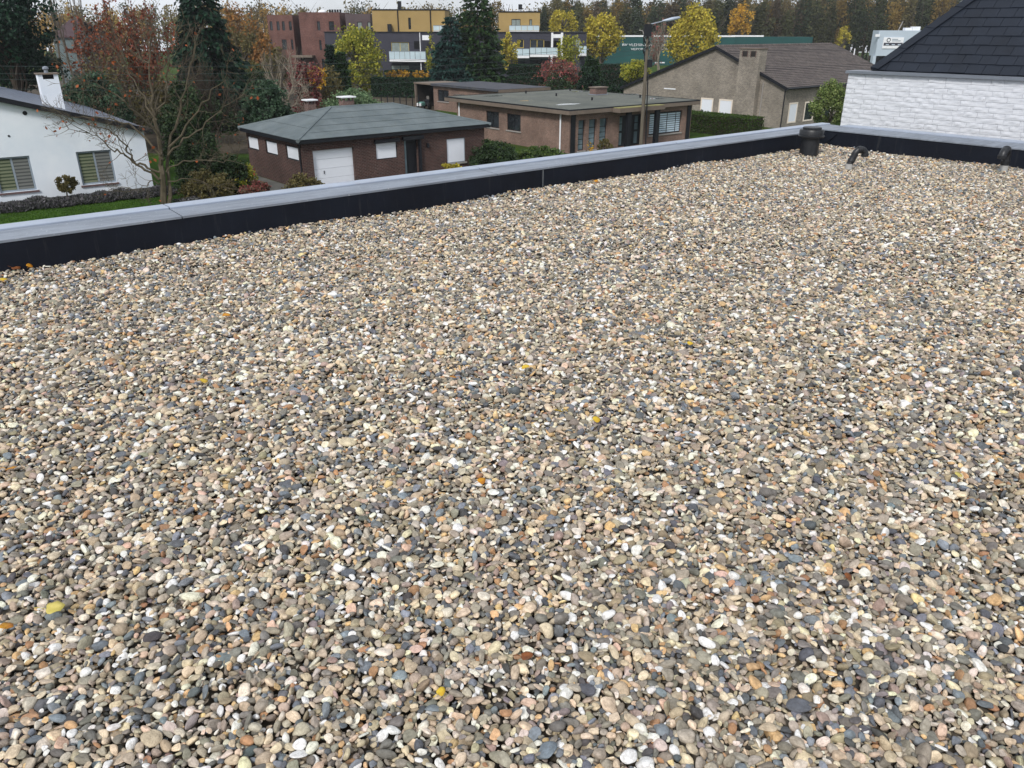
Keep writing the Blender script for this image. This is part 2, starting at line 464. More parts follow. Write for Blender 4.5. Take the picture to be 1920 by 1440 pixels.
def point_cloud(name, sel, parent):
    me = bpy.data.meshes.new(name)
    m = int(sel.sum())
    me.vertices.add(m); me.vertices.foreach_set('co', loc[sel].astype(np.float32).reshape(-1))
    for nm, typ, key, dat in (('rot', 'FLOAT_VECTOR', 'vector', rot[sel]), ('scl', 'FLOAT_VECTOR', 'vector', scl[sel])):
        me.attributes.new(nm, typ, 'POINT').data.foreach_set(key, dat.astype(np.float32).reshape(-1))
    me.attributes.new('idx', 'INT', 'POINT').data.foreach_set('value', idx[sel].astype(np.int32))
    me.attributes.new('pcol', 'FLOAT_COLOR', 'POINT').data.foreach_set('color', np.c_[colr[sel], np.ones(m)].astype(np.float32).reshape(-1))
    o = bpy.data.objects.new(name, me); COL.objects.link(o); o.parent = parent
    ng = bpy.data.node_groups.new('scatter_pebbles', 'GeometryNodeTree')
    ng.interface.new_socket('Geometry', in_out='INPUT', socket_type='NodeSocketGeometry')
    ng.interface.new_socket('Geometry', in_out='OUTPUT', socket_type='NodeSocketGeometry')
    N = ng.nodes; gi = N.new('NodeGroupInput'); go = N.new('NodeGroupOutput')
    iop = N.new('GeometryNodeInstanceOnPoints'); ci_ = N.new('GeometryNodeCollectionInfo')
    ci_.inputs['Collection'].default_value = peb_col; ci_.inputs['Separate Children'].default_value = True; ci_.inputs['Reset Children'].default_value = True
    def named(nm, t):
        a = N.new('GeometryNodeInputNamedAttribute'); a.data_type = t; a.inputs['Name'].default_value = nm
        return [s for s in a.outputs if s.enabled and s.name == 'Attribute'][0]
    e2r = N.new('FunctionNodeEulerToRotation')
    ng.links.new(named('rot', 'FLOAT_VECTOR'), e2r.inputs[0])
    ng.links.new(gi.outputs[0], iop.inputs['Points']); ng.links.new(ci_.outputs[0], iop.inputs['Instance'])
    iop.inputs['Pick Instance'].default_value = True
    ng.links.new(named('idx', 'INT'), iop.inputs['Instance Index']); ng.links.new(e2r.outputs[0], iop.inputs['Rotation']); ng.links.new(named('scl', 'FLOAT_VECTOR'), iop.inputs['Scale'])
    ng.links.new(iop.outputs[0], go.inputs[0])
    md = o.modifiers.new('pebbles', 'NODES'); md.node_group = ng
    return o
gv = point_cloud('gravel', keep, roof)
tag(gv, 'rounded grey, beige and ochre river pebbles covering the flat roof', kind='stuff')
print('PEBBLES', n)

# ================================================================== parapets
M_EPDM = NT('black_membrane'); _v = M_EPDM.coords()
_c = M_EPDM.ramp(M_EPDM.noise(_v, 1.6, 6, 0.7), [(0.3, S(12, 16, 26)), (0.62, S(19, 25, 37)), (0.85, S(40, 46, 57))])
_c = M_EPDM.mix(M_EPDM.ramp(M_EPDM.noise(_v, 38, 4, 0.8), [(0.68, (0, 0, 0)), (0.8, (0.5, 0.5, 0.5))]), _c, S(110, 108, 102))
_map = M_EPDM.add('ShaderNodeMapping'); _map.inputs['Scale'].default_value = (6, 6, 0.5); M_EPDM.link(_v, _map.inputs[0])
_c = M_EPDM.mix(M_EPDM.ramp(M_EPDM.noise(_map.outputs[0], 2.2, 5, 0.7), [(0.58, (0, 0, 0)), (0.85, (0.35, 0.35, 0.35))]), _c, S(92, 92, 90))
M_EPDM.bump(M_EPDM.noise(_v, 5, 4), 0.25, 0.02)
M_EPDM = M_EPDM.done(_c, 0.62, 0.22)
t = NT('weathered_aluminium'); _v = t.coords()
_map = t.add('ShaderNodeMapping'); _map.inputs['Scale'].default_value = (0.6, 6, 6); t.link(_v, _map.inputs[0])
_c = t.ramp(t.noise(_map.outputs[0], 2.5, 6, 0.7), [(0.3, S(104, 111, 122)), (0.7, S(146, 154, 166))])
_c = t.mix(t.ramp(t.noise(_v, 8, 6, 0.75), [(0.5, (0, 0, 0)), (0.8, (0.55, 0.55, 0.55))]), _c, S(108, 110, 116))
_c = t.mix(t.ramp(t.noise(_v, 55, 2, 0.5), [(0.7, (0, 0, 0)), (0.76, (0.7, 0.7, 0.7))]), _c, S(228, 230, 232))
M_ALU = t.done(_c, 0.5, 0.4, 0.15)
M_ALU2 = M('aluminium_edge_trim', S(160, 170, 186), 0.42, 0.08, 3, spec=0.5, metal=0.15, dirt=S(150, 152, 158))

M_GREYPIPE_ = M('pale_sealant_bead', S(120, 124, 128), 0.6, 0.25, 9)
def d_of(px, py, z=0.22):
    return RF.Z(px, py, z)[0]
c1, c2 = d_of(305, 388), d_of(906, 321)
step = c2 - c1
joints = [-8.9, c1 - step, c1, c2, c2 + step, OUT_D]
seams = sorted([-8.9, d_of(1007, 335, 0.1) - 6.3, d_of(1007, 335, 0.1), FACE_D])
par = thing('parapet', 'long low roof parapet, black membrane under grey metal coping, along the garden side', 'parapet', (0, 0, 0), 39.5)
MB().box(-9, OUT_D - 0.04, FACE_N + 0.012, OUT_N - 0.03, -0.083, 0.198).build('core', M_BODY, par)
for a, b in zip(seams[:-1], seams[1:]):
    MB().box(a + 0.002, b - 0.002, FACE_N - (0.007 if b == seams[2] else 0.0), FACE_N + 0.01, -0.078, 0.203).build('membrane_panel', M_EPDM, par)
for s_ in seams[1:-1]:
    MB().box(s_ + 0.004, s_ + 0.03, FACE_N - 0.005, FACE_N - 0.001, -0.078, 0.2).build('seam_strip', M_EPDM, par)
    MB().box(s_ + 0.031, s_ + 0.042, FACE_N - 0.004, FACE_N - 0.001, -0.078, 0.2).build('seam_bead', M_GREYPIPE_, par)
for a, b in zip(joints[:-1], joints[1:]):
    cp = MB().prism([(a + 0.006, FACE_N - 0.012, 0.2045), (a + 0.006, FACE_N - 0.012, 0.222), (a + 0.006, FACE_N + 0.285, 0.232), (a + 0.006, FACE_N + 0.285, 0.2045)], (b - a - 0.012, 0, 0)).build('coping_sheet', M_ALU, par)
    MB().prism([(a + 0.006, FACE_N + 0.289, 0.200), (a + 0.006, FACE_N + 0.289, 0.243), (a + 0.006, FACE_N + 0.30, 0.249), (a + 0.006, OUT_N - 0.008, 0.249), (a + 0.006, OUT_N, 0.243), (a + 0.006, OUT_N, 0.12), (a + 0.006, OUT_N - 0.02, 0.12), (a + 0.006, OUT_N - 0.02, 0.20)], (b - a - 0.012, 0, 0)).build('edge_trim', M_ALU2, cp)

par2 = thing('parapet', 'short roof parapet with wide grey coping facing the white brick wall', 'parapet', (0, 0, 0), 39.5)
MB().box(FACE_D + 0.012, OUT_D - 0.045, -9, FACE_N + 0.011, -0.083, 0.215).build('core', M_BODY, par2)
yb = [FACE_N - 0.001, 3.0, -2.5, -8.9]
for a, b in zip(yb[:-1], yb[1:]):
    MB().box(FACE_D, FACE_D + 0.01, b + 0.002, a - 0.002, -0.078, 0.219).build('membrane_panel', M_EPDM, par2)
MB().prism([(FACE_D - 0.03, FACE_N - 0.002, -0.04), (FACE_D - 0.003, FACE_N - 0.03, -0.04), (FACE_D - 0.003, FACE_N - 0.26, 0.195), (FACE_D - 0.003, FACE_N - 0.002, 0.195)], (-0.004, 0, 0)).build('corner_shadow_patch', M_EPDM, par2)  # triangle of the long parapet's shadow in the corner, laid on as a sheet
yb = [FACE_N - 0.016, 4.3, 0.9, -2.6, -8.9]
for a, b in zip(yb[:-1], yb[1:]):
    cp = MB().prism([(FACE_D - 0.012, b + 0.003, 0.2205), (FACE_D - 0.012, b + 0.003, 0.236), (FACE_D + 0.45, b + 0.003, 0.246), (FACE_D + 0.45, b + 0.003, 0.2205)], (0, a - b - 0.006, 0)).build('coping_sheet', M_ALU, par2)
    MB().prism([(FACE_D + 0.455, b + 0.003, 0.2205), (FACE_D + 0.455, b + 0.003, 0.256), (OUT_D, b + 0.003, 0.256), (OUT_D, b + 0.003, 0.12), (OUT_D - 0.02, b + 0.003, 0.12), (OUT_D - 0.02, b + 0.003, 0.2205)], (0, a - b - 0.006, 0)).build('edge_trim', M_ALU2, cp)

# ================================================================== things on the roof
M_PLA = M('black_pipe_plastic', S(30, 32, 36), 0.42, 0.15, 12, spec=0.45, dirt=S(66, 66, 66))
M_GREYPIPE = M('grey_pipe_plastic', S(168, 168, 166), 0.55, 0.12, 14, dirt=S(120, 116, 110))
p = at(1516, 288, 0.0)
ve = thing('roof_vent', 'black cylindrical roof vent with flanged cap in the far corner of the gravel', 'vent', (p[0], p[1], 0))
MB().lathe([(0.128, -0.04), (0.126, 0.02), (0.122, 0.245)], n=32).build('pipe', M_PLA, ve, True)
MB().lathe([(0.125, 0.225), (0.172, 0.225), (0.178, 0.238), (0.178, 0.246), (0.164, 0.252), (0.164, 0.315), (0.155, 0.328), (0.13, 0.330)], n=32).build('cap', M_PLA, ve, True)
MB().lathe([(0.125, 0.322), (0.127, 0.352), (0.118, 0.36), (0.02, 0.366)], n=32).build('lid', M_PLA, ve, True)
def arc(c, a0, a1, r_, n, ax, up=np.array([0, 0, 1.0])):
    return [np.array(c) + ax * (r_ * math.cos(w)) + up * (r_ * math.sin(w)) for w in np.linspace(a0, a1, n)]
def gooseneck(px, py, az, label, rr, h, lean=0.0):
    p = at(px, py, 0.0)
    t = thing('gooseneck_pipe', label, 'pipe', (p[0], p[1], 0), 0, 'bent roof outlet pipes')
    ax = np.array([math.cos(az), math.sin(az), 0])
    MB().tube([(0, 0, -0.04), (0, 0, 0.06)], rr * 1.04, 20).build('grey_sleeve', M_GREYPIPE, t, True)
    rad = rr * 1.75
    top = np.array([0, 0, h]) + ax * lean
    a = arc(top + ax * rad, math.pi, 0.02 * math.pi, rad, 15, ax)
    path = [np.array([0, 0, 0.045]), np.array([0, 0, 0.1]) + ax * lean * 0.4] + a
    e = a[-1]
    path.append(e - np.array([0, 0, 1]) * rr * 0.55)
    MB().tube(path, rr, 20, cap=False).build('bend', M_PLA, t, True)
    for q, dq in ((path[1], path[2] - path[1]), (a[6], a[7] - a[6]), (e, path[-1] - e)):
        dq = dq / np.linalg.norm(dq)
        MB().tube([q - dq * 0.022, q - dq * 0.018, q + dq * 0.018, q + dq * 0.022], [rr * 1.02, rr * 1.12, rr * 1.12, rr * 1.02], 20, cap=False).build('collar', M_PLA, t, True)
    dn = np.array([0, 0, -1.0])
    MB().tube([path[-1] - dn * 0.03, path[-1] - dn * 0.02], rr * 0.93, 20).build('mouth_shade', M_HOLE, t)  # near-black disc set in the mouth for the shade inside the pipe
    return t
M_HOLE = M('hollow_shade', (0.004, 0.004, 0.005, 1), 0.9, 0.1)  # near-black colour stands for the shade inside hollows
gooseneck(1591, 316, R(8), 'bent black pipe on a grey sleeve standing free in the gravel near the vent', 0.040, 0.16, 0.05)
gooseneck(1881, 319, R(222), 'bent black pipe with its mouth turned to the viewer, close to the short parapet', 0.046, 0.17, 0.0)

# fallen leaves
def leafmat(name, c, c2):
    t = NT(name); v = t.coords()
    k = t.ramp(t.noise(v, 30, 4), [(0.35, c), (0.68, c2)])
    return t.done(k, 0.55, 0.3)
ML_Y = leafmat('yellow_leaf', S(214, 186, 60, 0.9), S(190, 150, 40, 0.9))
ML_P = leafmat('pale_leaf', S(206, 190, 110, 0.9), S(186, 172, 84, 0.9))
ML_O = leafmat('amber_leaf', S(206, 150, 40, 0.9), S(160, 96, 30, 0.9))
ML_B = leafmat('brown_leaf', S(140, 84, 44, 0.9), S(96, 58, 34, 0.9))
def fallen_leaf(px, py, size, az, tilt_, m, label, kind=0):
    q = np.random.default_rng(int(px * 7 + py))
    p = at(px, py, 0.006)
    t = thing('fallen_leaf', label, 'leaf', (p[0], p[1], p[2] + 0.013), 0, 'fallen leaves on the gravel')
    t.rotation_euler = (tilt_, q.uniform(-0.25, 0.25), az)
    n = 18; prof = []
    for i in range(n):
        w = 2 * math.pi * i / n
        r_ = (0.46 + 0.12 * math.cos(w) + 0.05 * math.cos(3 * w + kind)) * (1 + q.normal(0, 0.04 + 0.04 * kind))
        prof.append((r_ * math.cos(w) * 1.05, r_ * math.sin(w) * 0.92))
    m_ = MB(); k = len(m_.v)
    cup = q.uniform(0.2, 0.5)
    f_ = lambda x, y: (0.25 * abs(y) * cup * 2 + 0.22 * x * x + 0.04 * math.sin(9 * x)) * size
    m_.v.append((0, 0, 0)); 
    for ring in (0.5, 1.0):
        for x, y in prof: m_.v.append((x * ring * size, y * ring * size, f_(x * ring, y * ring)))
    for i in range(n):
        j = (i + 1) % n
        m_.f.append((0, 1 + i, 1 + j)); m_.f.append((1 + i, 1 + n + i, 1 + n + j, 1 + j))
    b = m_.build('blade', m, t, True)
    sm = b.modifiers.new('thick', 'SOLIDIFY'); sm.thickness = 0.0008
    MB().tube([(-0.36 * size, 0, 0.004), (-0.7 * size, 0.06 * size, 0.01), (-0.95 * size, 0.2 * size, 0.004)], 0.0011, 6).build('stalk', m, t, True)
LEAVES = [(100, 1147, 0.050, 0.4, 0.25, ML_P, 'largest pale yellow leaf on the gravel in the lower left'), (14, 1182, 0.042, 2.1, 0.3, ML_O, 'amber leaf cut by the left edge, below the large pale leaf'),
          (20, 884, 0.040, 0.2, -0.2, ML_O, 'amber leaf at the left edge halfway down the gravel'), (382, 719, 0.042, 1.3, 0.45, ML_Y, 'bright yellow leaf standing up alone left of the middle of the gravel'),
          (1049, 776, 0.050, 2.6, 0.5, ML_Y, 'larger of the two neighbouring yellow leaves in the middle'), (1117, 792, 0.040, 0.8, 0.5, ML_Y, 'smaller of the two neighbouring yellow leaves in the middle'),
          (983, 693, 0.040, 0.0, 0.2, ML_Y, 'small yellow leaf above the neighbouring pair in the middle'), (851, 712, 0.036, 2.9, 0.2, ML_O, 'small amber leaf left of the middle pair of leaves'),
          (423, 595, 0.052, 0.1, 0.1, ML_O, 'flat amber leaf high up on the left of the gravel'), (902, 908, 0.036, 1.0, 0.4, ML_O, 'narrow amber leaf below the middle pair of leaves'),
          (1292, 648, 0.036, 0.4, 0.3, ML_Y, 'tiny yellow leaf right of the middle, high on the gravel'), (1588, 1088, 0.034, 0.9, 0.6, ML_B, 'rusty brown curled leaf in the lower right of the gravel'),
          (930, 364, 0.055, 0.3, 0.5, ML_O, 'amber leaf lying against the long black parapet near its seam'), (1117, 342, 0.05, 0.6, 0.4, ML_O, 'amber leaf by the long parapet beyond the seam'),
          (28, 505, 0.06, 0.5, 0.4, ML_B, 'brown leaf at the foot of the parapet on the far left'), (56, 502, 0.05, 1.9, 0.5, ML_O, 'orange brown leaf at the foot of the parapet beside the brown one'),
          (6, 528, 0.05, 1.0, 0.2, ML_Y, 'yellow leaf at the left edge just below the parapet'), (826, 1305, 0.026, 1.0, 0.3, ML_Y, 'small yellow leaf near the bottom, left of the middle'),
          (1795, 896, 0.034, 1.2, 0.3, ML_P, 'small pale leaf on the far right of the gravel'), (985, 1237, 0.034, 0.1, 0.1, ML_B, 'thin rusty leaf near the bottom in the middle')]
for a in LEAVES: fallen_leaf(*a)
# ================================================================== buildings
def wall(mb, o, u, inn, length, z0, z1, holes=(), rev=0.12):
    """upright wall face from o along u, with real openings and reveals going inwards"""
    o, u, inn = (np.array(q, float) for q in (o, u, inn)); k = np.array([0, 0, 1.0])
    P = lambda a, z, d=0.0: o + u * a + k * z + inn * d
    xs = sorted({0.0, length, *[h[0] for h in holes], *[h[1] for h in holes]}); zs = sorted({z0, z1, *[h[2] for h in holes], *[h[3] for h in holes]})
    for a, b in zip(xs[:-1], xs[1:]):
        for c, d in zip(zs[:-1], zs[1:]):
            if any(h[0] - 1e-6 <= a and b <= h[1] + 1e-6 and h[2] - 1e-6 <= c and d <= h[3] + 1e-6 for h in holes): continue
            mb.poly([P(a, c), P(b, c), P(b, d), P(a, d)])
    for a, b, c, d in holes:
        mb.poly([P(a, c), P(a, d), P(a, d, rev), P(a, c, rev)]); mb.poly([P(b, c), P(b, c, rev), P(b, d, rev), P(b, d)])
        mb.poly([P(a, c), P(a, c, rev), P(b, c, rev), P(b, c)]); mb.poly([P(a, d), P(b, d), P(b, d, rev), P(a, d, rev)])
    return mb
class Side:
    """a facade: turns (along, inwards, up) boxes into building coordinates"""
    def __init__(s, o, u, inn): s.o, s.u, s.inn = (np.array(q, float) for q in (o, u, inn))
    def box(s, mb, a0, a1, d0, d1, z0, z1):
        P = lambda a, d, z: s.o + s.u * a + s.inn * d + np.array([0, 0, z])
        a = [P(a0, d0, z0), P(a1, d0, z0), P(a1, d1, z0), P(a0, d1, z0)]
        return mb.prism(a, (0, 0, z1 - z0))
FRONT = lambda: Side((0, 0, 0), (1, 0, 0), (0, 1, 0))
LEFT = lambda: Side((0, 0, 0), (0, 1, 0), (1, 0, 0))
M_BLACK = M('black_paint', S(24, 26, 32), 0.5, 0.15, 3)
M_GLASS = MGLASS('window_glass')
M_GLASSB = MGLASS('pale_window_glass', S(96, 112, 120), 0.12, 0.5)
M_WHITE = M('white_paint', S(236, 238, 242, 0.92), 0.6, 0.05, 1.5, dirt=S(190, 190, 188))
M_SHUT = NT('white_roller_shutter'); _v = M_SHUT.coords(); _w = M_SHUT.add('ShaderNodeTexWave'); _w.bands_direction = 'Z'; _w.inputs['Scale'].default_value = 8; M_SHUT.link(_v, _w.inputs['Vector'])
M_SHUT.bump(_w.outputs['Fac'], 0.35, 0.01); M_SHUT = M_SHUT.done(S(232, 236, 244, 0.92), 0.55, 0.3)
M_GREYFRAME = M('grey_window_frame', S(140, 150, 160), 0.5, 0.08, 3)
M_SILL = M('stone_sill', S(150, 146, 142), 0.8, 0.1, 5)
M_DARKSILL = M('brown_stone_sill', S(104, 84, 84), 0.8, 0.1, 5)
def window(par, sd, a0, a1, z0, z1, fm, pm, rec=0.07, fw_=0.06, mull=(), trans=(), sill=None, name='window', box_=None):
    m = MB(); t0, t1 = rec, rec + 0.05
    sd.box(m, a0, a0 + fw_, t0, t1, z0, z1); sd.box(m, a1 - fw_, a1, t0, t1, z0, z1)
    sd.box(m, a0 + fw_, a1 - fw_, t0, t1, z0, z0 + fw_); sd.box(m, a0 + fw_, a1 - fw_, t0, t1, z1 - fw_, z1)
    for q in mull: sd.box(m, q - fw_ / 2, q + fw_ / 2, t0 + 0.002, t1, z0 + fw_, z1 - fw_)
    w_ = m.build(name, fm, par)
    xs = [a0 + fw_] + [v for q in mull for v in (q - fw_ / 2, q + fw_ / 2)] + [a1 - fw_]
    for a, b in zip(xs[0::2], xs[1::2]):
        zz = [z0 + fw_] + [v for q in trans for v in (q - 0.02, q + 0.02)] + [z1 - fw_]
        for c, d in zip(zz[0::2], zz[1::2]):
            sd.box(MB(), a, b, t0 + 0.02, t0 + 0.04, c, d).build('pane', pm, w_)
    if sill: sd.box(MB(), a0 - 0.08, a1 + 0.08, -0.06, rec, z0 - 0.09, z0 - 0.003).build('sill', sill, w_)
    if box_: sd.box(MB(), a0 - 0.1, a1 + 0.1, -0.16, -0.003, z1 - 0.03, z1 + 0.17).build('shutter_box', box_, w_)
    return w_

# ------------------------------------------------------------------ dark brick garage with the hipped roof
M_GBRICK = MBRICK('dark_red_brick', S(78, 50, 46), S(56, 38, 37), S(98, 86, 80), 0.22, 0.082, 0.014)
M_BIT = NT('green_grey_bitumen'); _v = M_BIT.coords()
_c = M_BIT.ramp(M_BIT.noise(_v, 0.8, 6, 0.65), [(0.3, S(84, 94, 98)), (0.7, S(106, 115, 118))])
_c = M_BIT.mix(M_BIT.ramp(M_BIT.noise(_v, 2.6, 6, 0.7), [(0.5, (0, 0, 0)), (0.8, (0.5, 0.5, 0.5))]), _c, S(86, 90, 80))
M_BIT.bump(M_BIT.noise(_v, 60, 3), 0.3, 0.01); M_BIT = M_BIT.done(_c, 0.85, 0.25)
gf = Fr(at(573, 358, G), 39.5)
gar = thing('garage_house', 'low dark brick garage house with grey hipped roof and white shutters', 'house', gf.o, 39.5)
HE = 2.66; OV = 0.28
GX = gf.F(919.7, 229.5, -OV)[0] - OV; GY = gf.L(446.6, 230.3, -OV)[0] - OV
yr = GY / 2
(rx0, rz) = gf.F(620, 203, yr); (rx1, rz1) = gf.F(735, 192.6, yr); rz = (rz + rz1) / 2
fpx = lambda q, a, b: (q.F(*a)[0], q.F(*b)[0], q.F(*b)[1], q.F(*a)[1])
lpx = lambda q, a, b: (q.L(*b)[0], q.L(*a)[0], q.L(*b)[1], q.L(*a)[1])
gd = fpx(gf, (586, 283.6), (668, 345)); gd = (gd[0], gd[1], 0.02, 2.03)
gw = fpx(gf, (704, 268), (746, 296)); gdo = (6.36, 7.3, 0.02, 2.14); gs = (9.36, 10.72, 0.55, 1.97)
holes = [gd, gw, gdo, gs]
m = wall(MB(), (0, 0, 0), (1, 0, 0), (0, 1, 0), GX, 0, HE - 0.2, holes, 0.22)
lw = [lpx(gf, a, b) for a, b in (((462.5, 253.3), (485.8, 283.6)), ((496.3, 261.2), (521.4, 293)), ((534.6, 271.8), (561, 303.4)))]
lw = [(a, b, 1.47, 2.23) for a, b, _, _ in lw]
wall(m, (0, 0, 0), (0, 1, 0), (1, 0, 0), GY, 0, HE - 0.2, lw, 0.2)
m.poly([(GX, 0, 0), (GX, GY, 0), (GX, GY, HE - 0.2), (GX, 0, HE - 0.2)]); m.poly([(0, GY, 0), (GX, GY, 0), (GX, GY, HE - 0.2), (0, GY, HE - 0.2)])
m.build('wall', M_GBRICK, gar)
MB().box(-OV, GX + OV, -OV, GY + OV, HE - 0.2, HE - 0.02).build('fascia', M_BLACK, gar)
def strips(par, a, b, c, d, n, mat, ov=0.006, th=0.012, name='roofing_sheet'):
    """roof slope a,b (eave) to d,c (ridge) laid in n overlapping sheets"""
    a, b, c, d = (np.array(q, float) for q in (a, b, c, d))
    nn = np.cross(b - a, d - a); nn /= np.linalg.norm(nn); nn *= np.sign(nn[2])
    for i in range(n):
        s0, s1 = i / n, min(1.0, (i + 1) / n + (0.012 if i < n - 1 else 0))
        p = [a + (d - a) * s0 + nn * 0.004, b + (c - b) * s0 + nn * 0.004, b + (c - b) * s1 - nn * 0.002, a + (d - a) * s1 - nn * 0.002]
        p = [p[0] + nn * (th + ov), p[1] + nn * (th + ov), p[2] + nn * ov, p[3] + nn * ov]
        MB().prism([q - nn * th for q in p], nn * th).build(name, mat, par)
e = OV + 0.02
A_, B_, C_, D_ = (-e, -e, HE), (GX + e, -e, HE), (GX + e, GY + e, HE), (-e, GY + e, HE)
R0, R1 = (rx0, yr, rz), (rx1, yr, rz)
gr = MB().poly([A_, B_, R1, R0]).poly([B_, C_, R1]).poly([C_, D_, R0, R1]).poly([D_, A_, R0]).build('roof', M_BIT, gar)
strips(gr, A_, B_, R1, R0, 5, M_BIT)
strips(gr, D_, A_, R0, R0, 3, M_BIT)
for p0, p1 in ((A_, R0), (B_, R1), (R0, R1), (D_, R0)):
    p0, p1 = np.array(p0), np.array(p1)
    MB().tube([p0 + [0, 0, -0.03], p1 + [0, 0, -0.03]], 0.11, 6).build('hip_cap', M_BIT, gr)
sd = FRONT()
pan = MB(); sd.box(pan, gd[0], gd[1], 0.2, 0.215, gd[2], gd[3]); gdoor = pan.build('garage_door', M_WHITE, gar)
for i in range(4):
    z0 = gd[2] + (gd[3] - gd[2]) * i / 4; z1 = gd[2] + (gd[3] - gd[2]) * (i + 1) / 4
    sd.box(MB(), gd[0] + 0.01, gd[1] - 0.01, 0.16, 0.198, z0 + 0.008, z1 - 0.008).build('panel', M_SHUT, gdoor)
sd.box(MB(), gd[0] + 0.62, gd[0] + 0.66, 0.13, 0.158, 0.75, 0.92).build('handle', M_BLACK, gdoor)
for i in range(14):                             # soldier course over the garage door
    q = gd[0] - 0.15 + i * (gd[1] - gd[0] + 0.3) / 14
    sd.box(MB(), q + 0.006, q + (gd[1] - gd[0] + 0.3) / 14 - 0.006, -0.012, 0.05, gd[3] + 0.01, gd[3] + 0.2).build('lintel_brick', M_GBRICK, gar)
window(gar, sd, *gw, M_BLACK, M_SHUT, 0.06, 0.05, box_=M_BLACK)
window(gar, sd, *gs, M_GREYFRAME, M_SHUT, 0.05, 0.04, sill=M_SILL)
dr = sd.box(MB(), gdo[0] + 0.22, gdo[1], 0.19, 0.23, 0.02, 2.14).build('door', M_BLACK, gar)
sd.box(MB(), gdo[0] + 0.02, gdo[0] + 0.16, 0.06, 0.2, 0.02, 2.1).build('side_light', M_GLASSB, dr)
sd.box(MB(), gdo[0] - 0.15, gdo[1] + 0.3, -0.25, -0.003, 2.15, 2.36).build('door_hood', M_BLACK, gar)
sd.box(MB(), gdo[1] + 0.01, gdo[1] + 0.14, -0.18, -0.003, 0.0, 2.14).build('door_post', M_BLACK, gar)
lm = sd.box(MB(), 7.9, 8.02, -0.14, -0.003, 1.62, 1.86).build('wall_lamp', M_BLACK, gar)
sl = LEFT()
for a in lw: window(gar, sl, *a, M_BLACK, M_SHUT, 0.05, 0.07)
MB().tube([(-0.05, 0.12, 0), (-0.05, 0.12, HE - 0.2)], 0.045, 8).build('downpipe', M_BLACK, gar)
def chimney(par, x, y, zb, zt, w, d, bm, cap=True, pots=0):
    c_ = MB().box(x - w / 2, x + w / 2, y - d / 2, y + d / 2, zb, zt).build('chimney', bm, par)
    if cap:
        for sx in (-1, 1):
            for sy in (-1, 1): MB().box(x + sx * (w / 2 - 0.06) - 0.05, x + sx * (w / 2 - 0.06) + 0.05, y + sy * (d / 2 - 0.06) - 0.05, y + sy * (d / 2 - 0.06) + 0.05, zt, zt + 0.2).build('cap_support', bm, c_)
        MB().box(x - w / 2 - 0.1, x + w / 2 + 0.1, y - d / 2 - 0.1, y + d / 2 + 0.1, zt + 0.2, zt + 0.27).build('cap_slab', M_WHITE, c_)
    return c_
M_CHB = MBRICK('chimney_brick', S(112, 82, 74), S(88, 64, 60), S(124, 114, 108))
q = gf.F(650, 195, yr + 2.6); chimney(gar, q[0], yr + 2.6, 2.6, gf.F(650, 189, yr + 2.6)[1], 0.75, 0.6, M_CHB)
q = gf.F(582, 203, yr + 3.2); chimney(gar, q[0], yr + 3.2, 2.4, gf.F(582, 195, yr + 3.2)[1], 0.55, 0.5, M_CHB)

# ------------------------------------------------------------------ brown brick flat-roofed house
M_FBRICK = MBRICK('brown_brick', S(128, 98, 86), S(104, 80, 72), S(138, 124, 114), 0.2, 0.07, 0.012)
M_FELT = NT('mossy_roof_felt'); _v = M_FELT.coords()
_c = M_FELT.ramp(M_FELT.noise(_v, 0.35, 7, 0.7), [(0.3, S(72, 77, 72)), (0.5, S(90, 93, 87)), (0.7, S(106, 108, 98))])
_c = M_FELT.mix(1.0, _c, M_FELT.ramp(M_FELT.noise(_v, 5, 5, 0.7), [(0.3, (0.75, 0.75, 0.75)), (0.7, (1.2, 1.2, 1.2))]), 'MULTIPLY')
M_FELT = M_FELT.done(_c, 0.8, 0.3)
M_FASC = M('taupe_fascia', S(112, 100, 90), 0.75, 0.12, 1.2, dirt=S(84, 78, 70))
M_PUD = M('standing_water', S(120, 124, 124), 0.03, 0.05, 1, spec=1.0)
ff = Fr(at(1066, 288, G), 38.8)
fl = thing('flat_roof_house', 'brown brick bungalow with flat felt roof and black corner columns', 'house', ff.o, 38.8)
FZ = 2.95
FX = ff.F(1313.4, 183.9, -0.5)[0]; FY = ff.L(833.5, 177.6, -0.5)[0]
WX, WY = FX - 0.3, FY - 1.0
slots = [fpx(ff, (1085, 225.4), (1095.5, 284)), fpx(ff, (1105, 224), (1116.5, 280)), fpx(ff, (1125, 222.5), (1136.5, 284))]
slots = [(a, b, 0.1, 2.17) for a, b, _, _ in slots]
en = (4.95, 7.45, 0.02, 2.24); bw_ = (ff.F(1219, 213)[0], ff.F(1279, 212)[0], 0.62, 2.2)
bw_ = (bw_[0], bw_[1], 0.62, 2.25)
m = wall(MB(), (0, 0, 0), (1, 0, 0), (0, 1, 0), WX, 0, FZ - 0.32, slots + [en, bw_], 0.25)
lw2 = [lpx(ff, a, b) for a, b in (((911.4, 207.4), (935.5, 240.6)), ((950.4, 213), (976, 247.5)))]
lw2 = [(a, b, 1.0, 2.18) for a, b, _, _ in lw2]
wall(m, (0, 0, 0), (0, 1, 0), (1, 0, 0), WY, 0, FZ - 0.32, lw2, 0.15)
m.poly([(WX, 0, 0), (WX, WY, 0), (WX, WY, FZ - 0.32), (WX, 0, FZ - 0.32)]); m.poly([(0, WY, 0), (WX, WY, 0), (WX, WY, FZ - 0.32), (0, WY, FZ - 0.32)])
m.build('wall', M_FBRICK, fl)
OF = 0.5
fr_ = MB().box(-OF + 0.04, FX, -OF + 0.04, FY, FZ - 0.06, FZ).build('roof', M_FELT, fl)
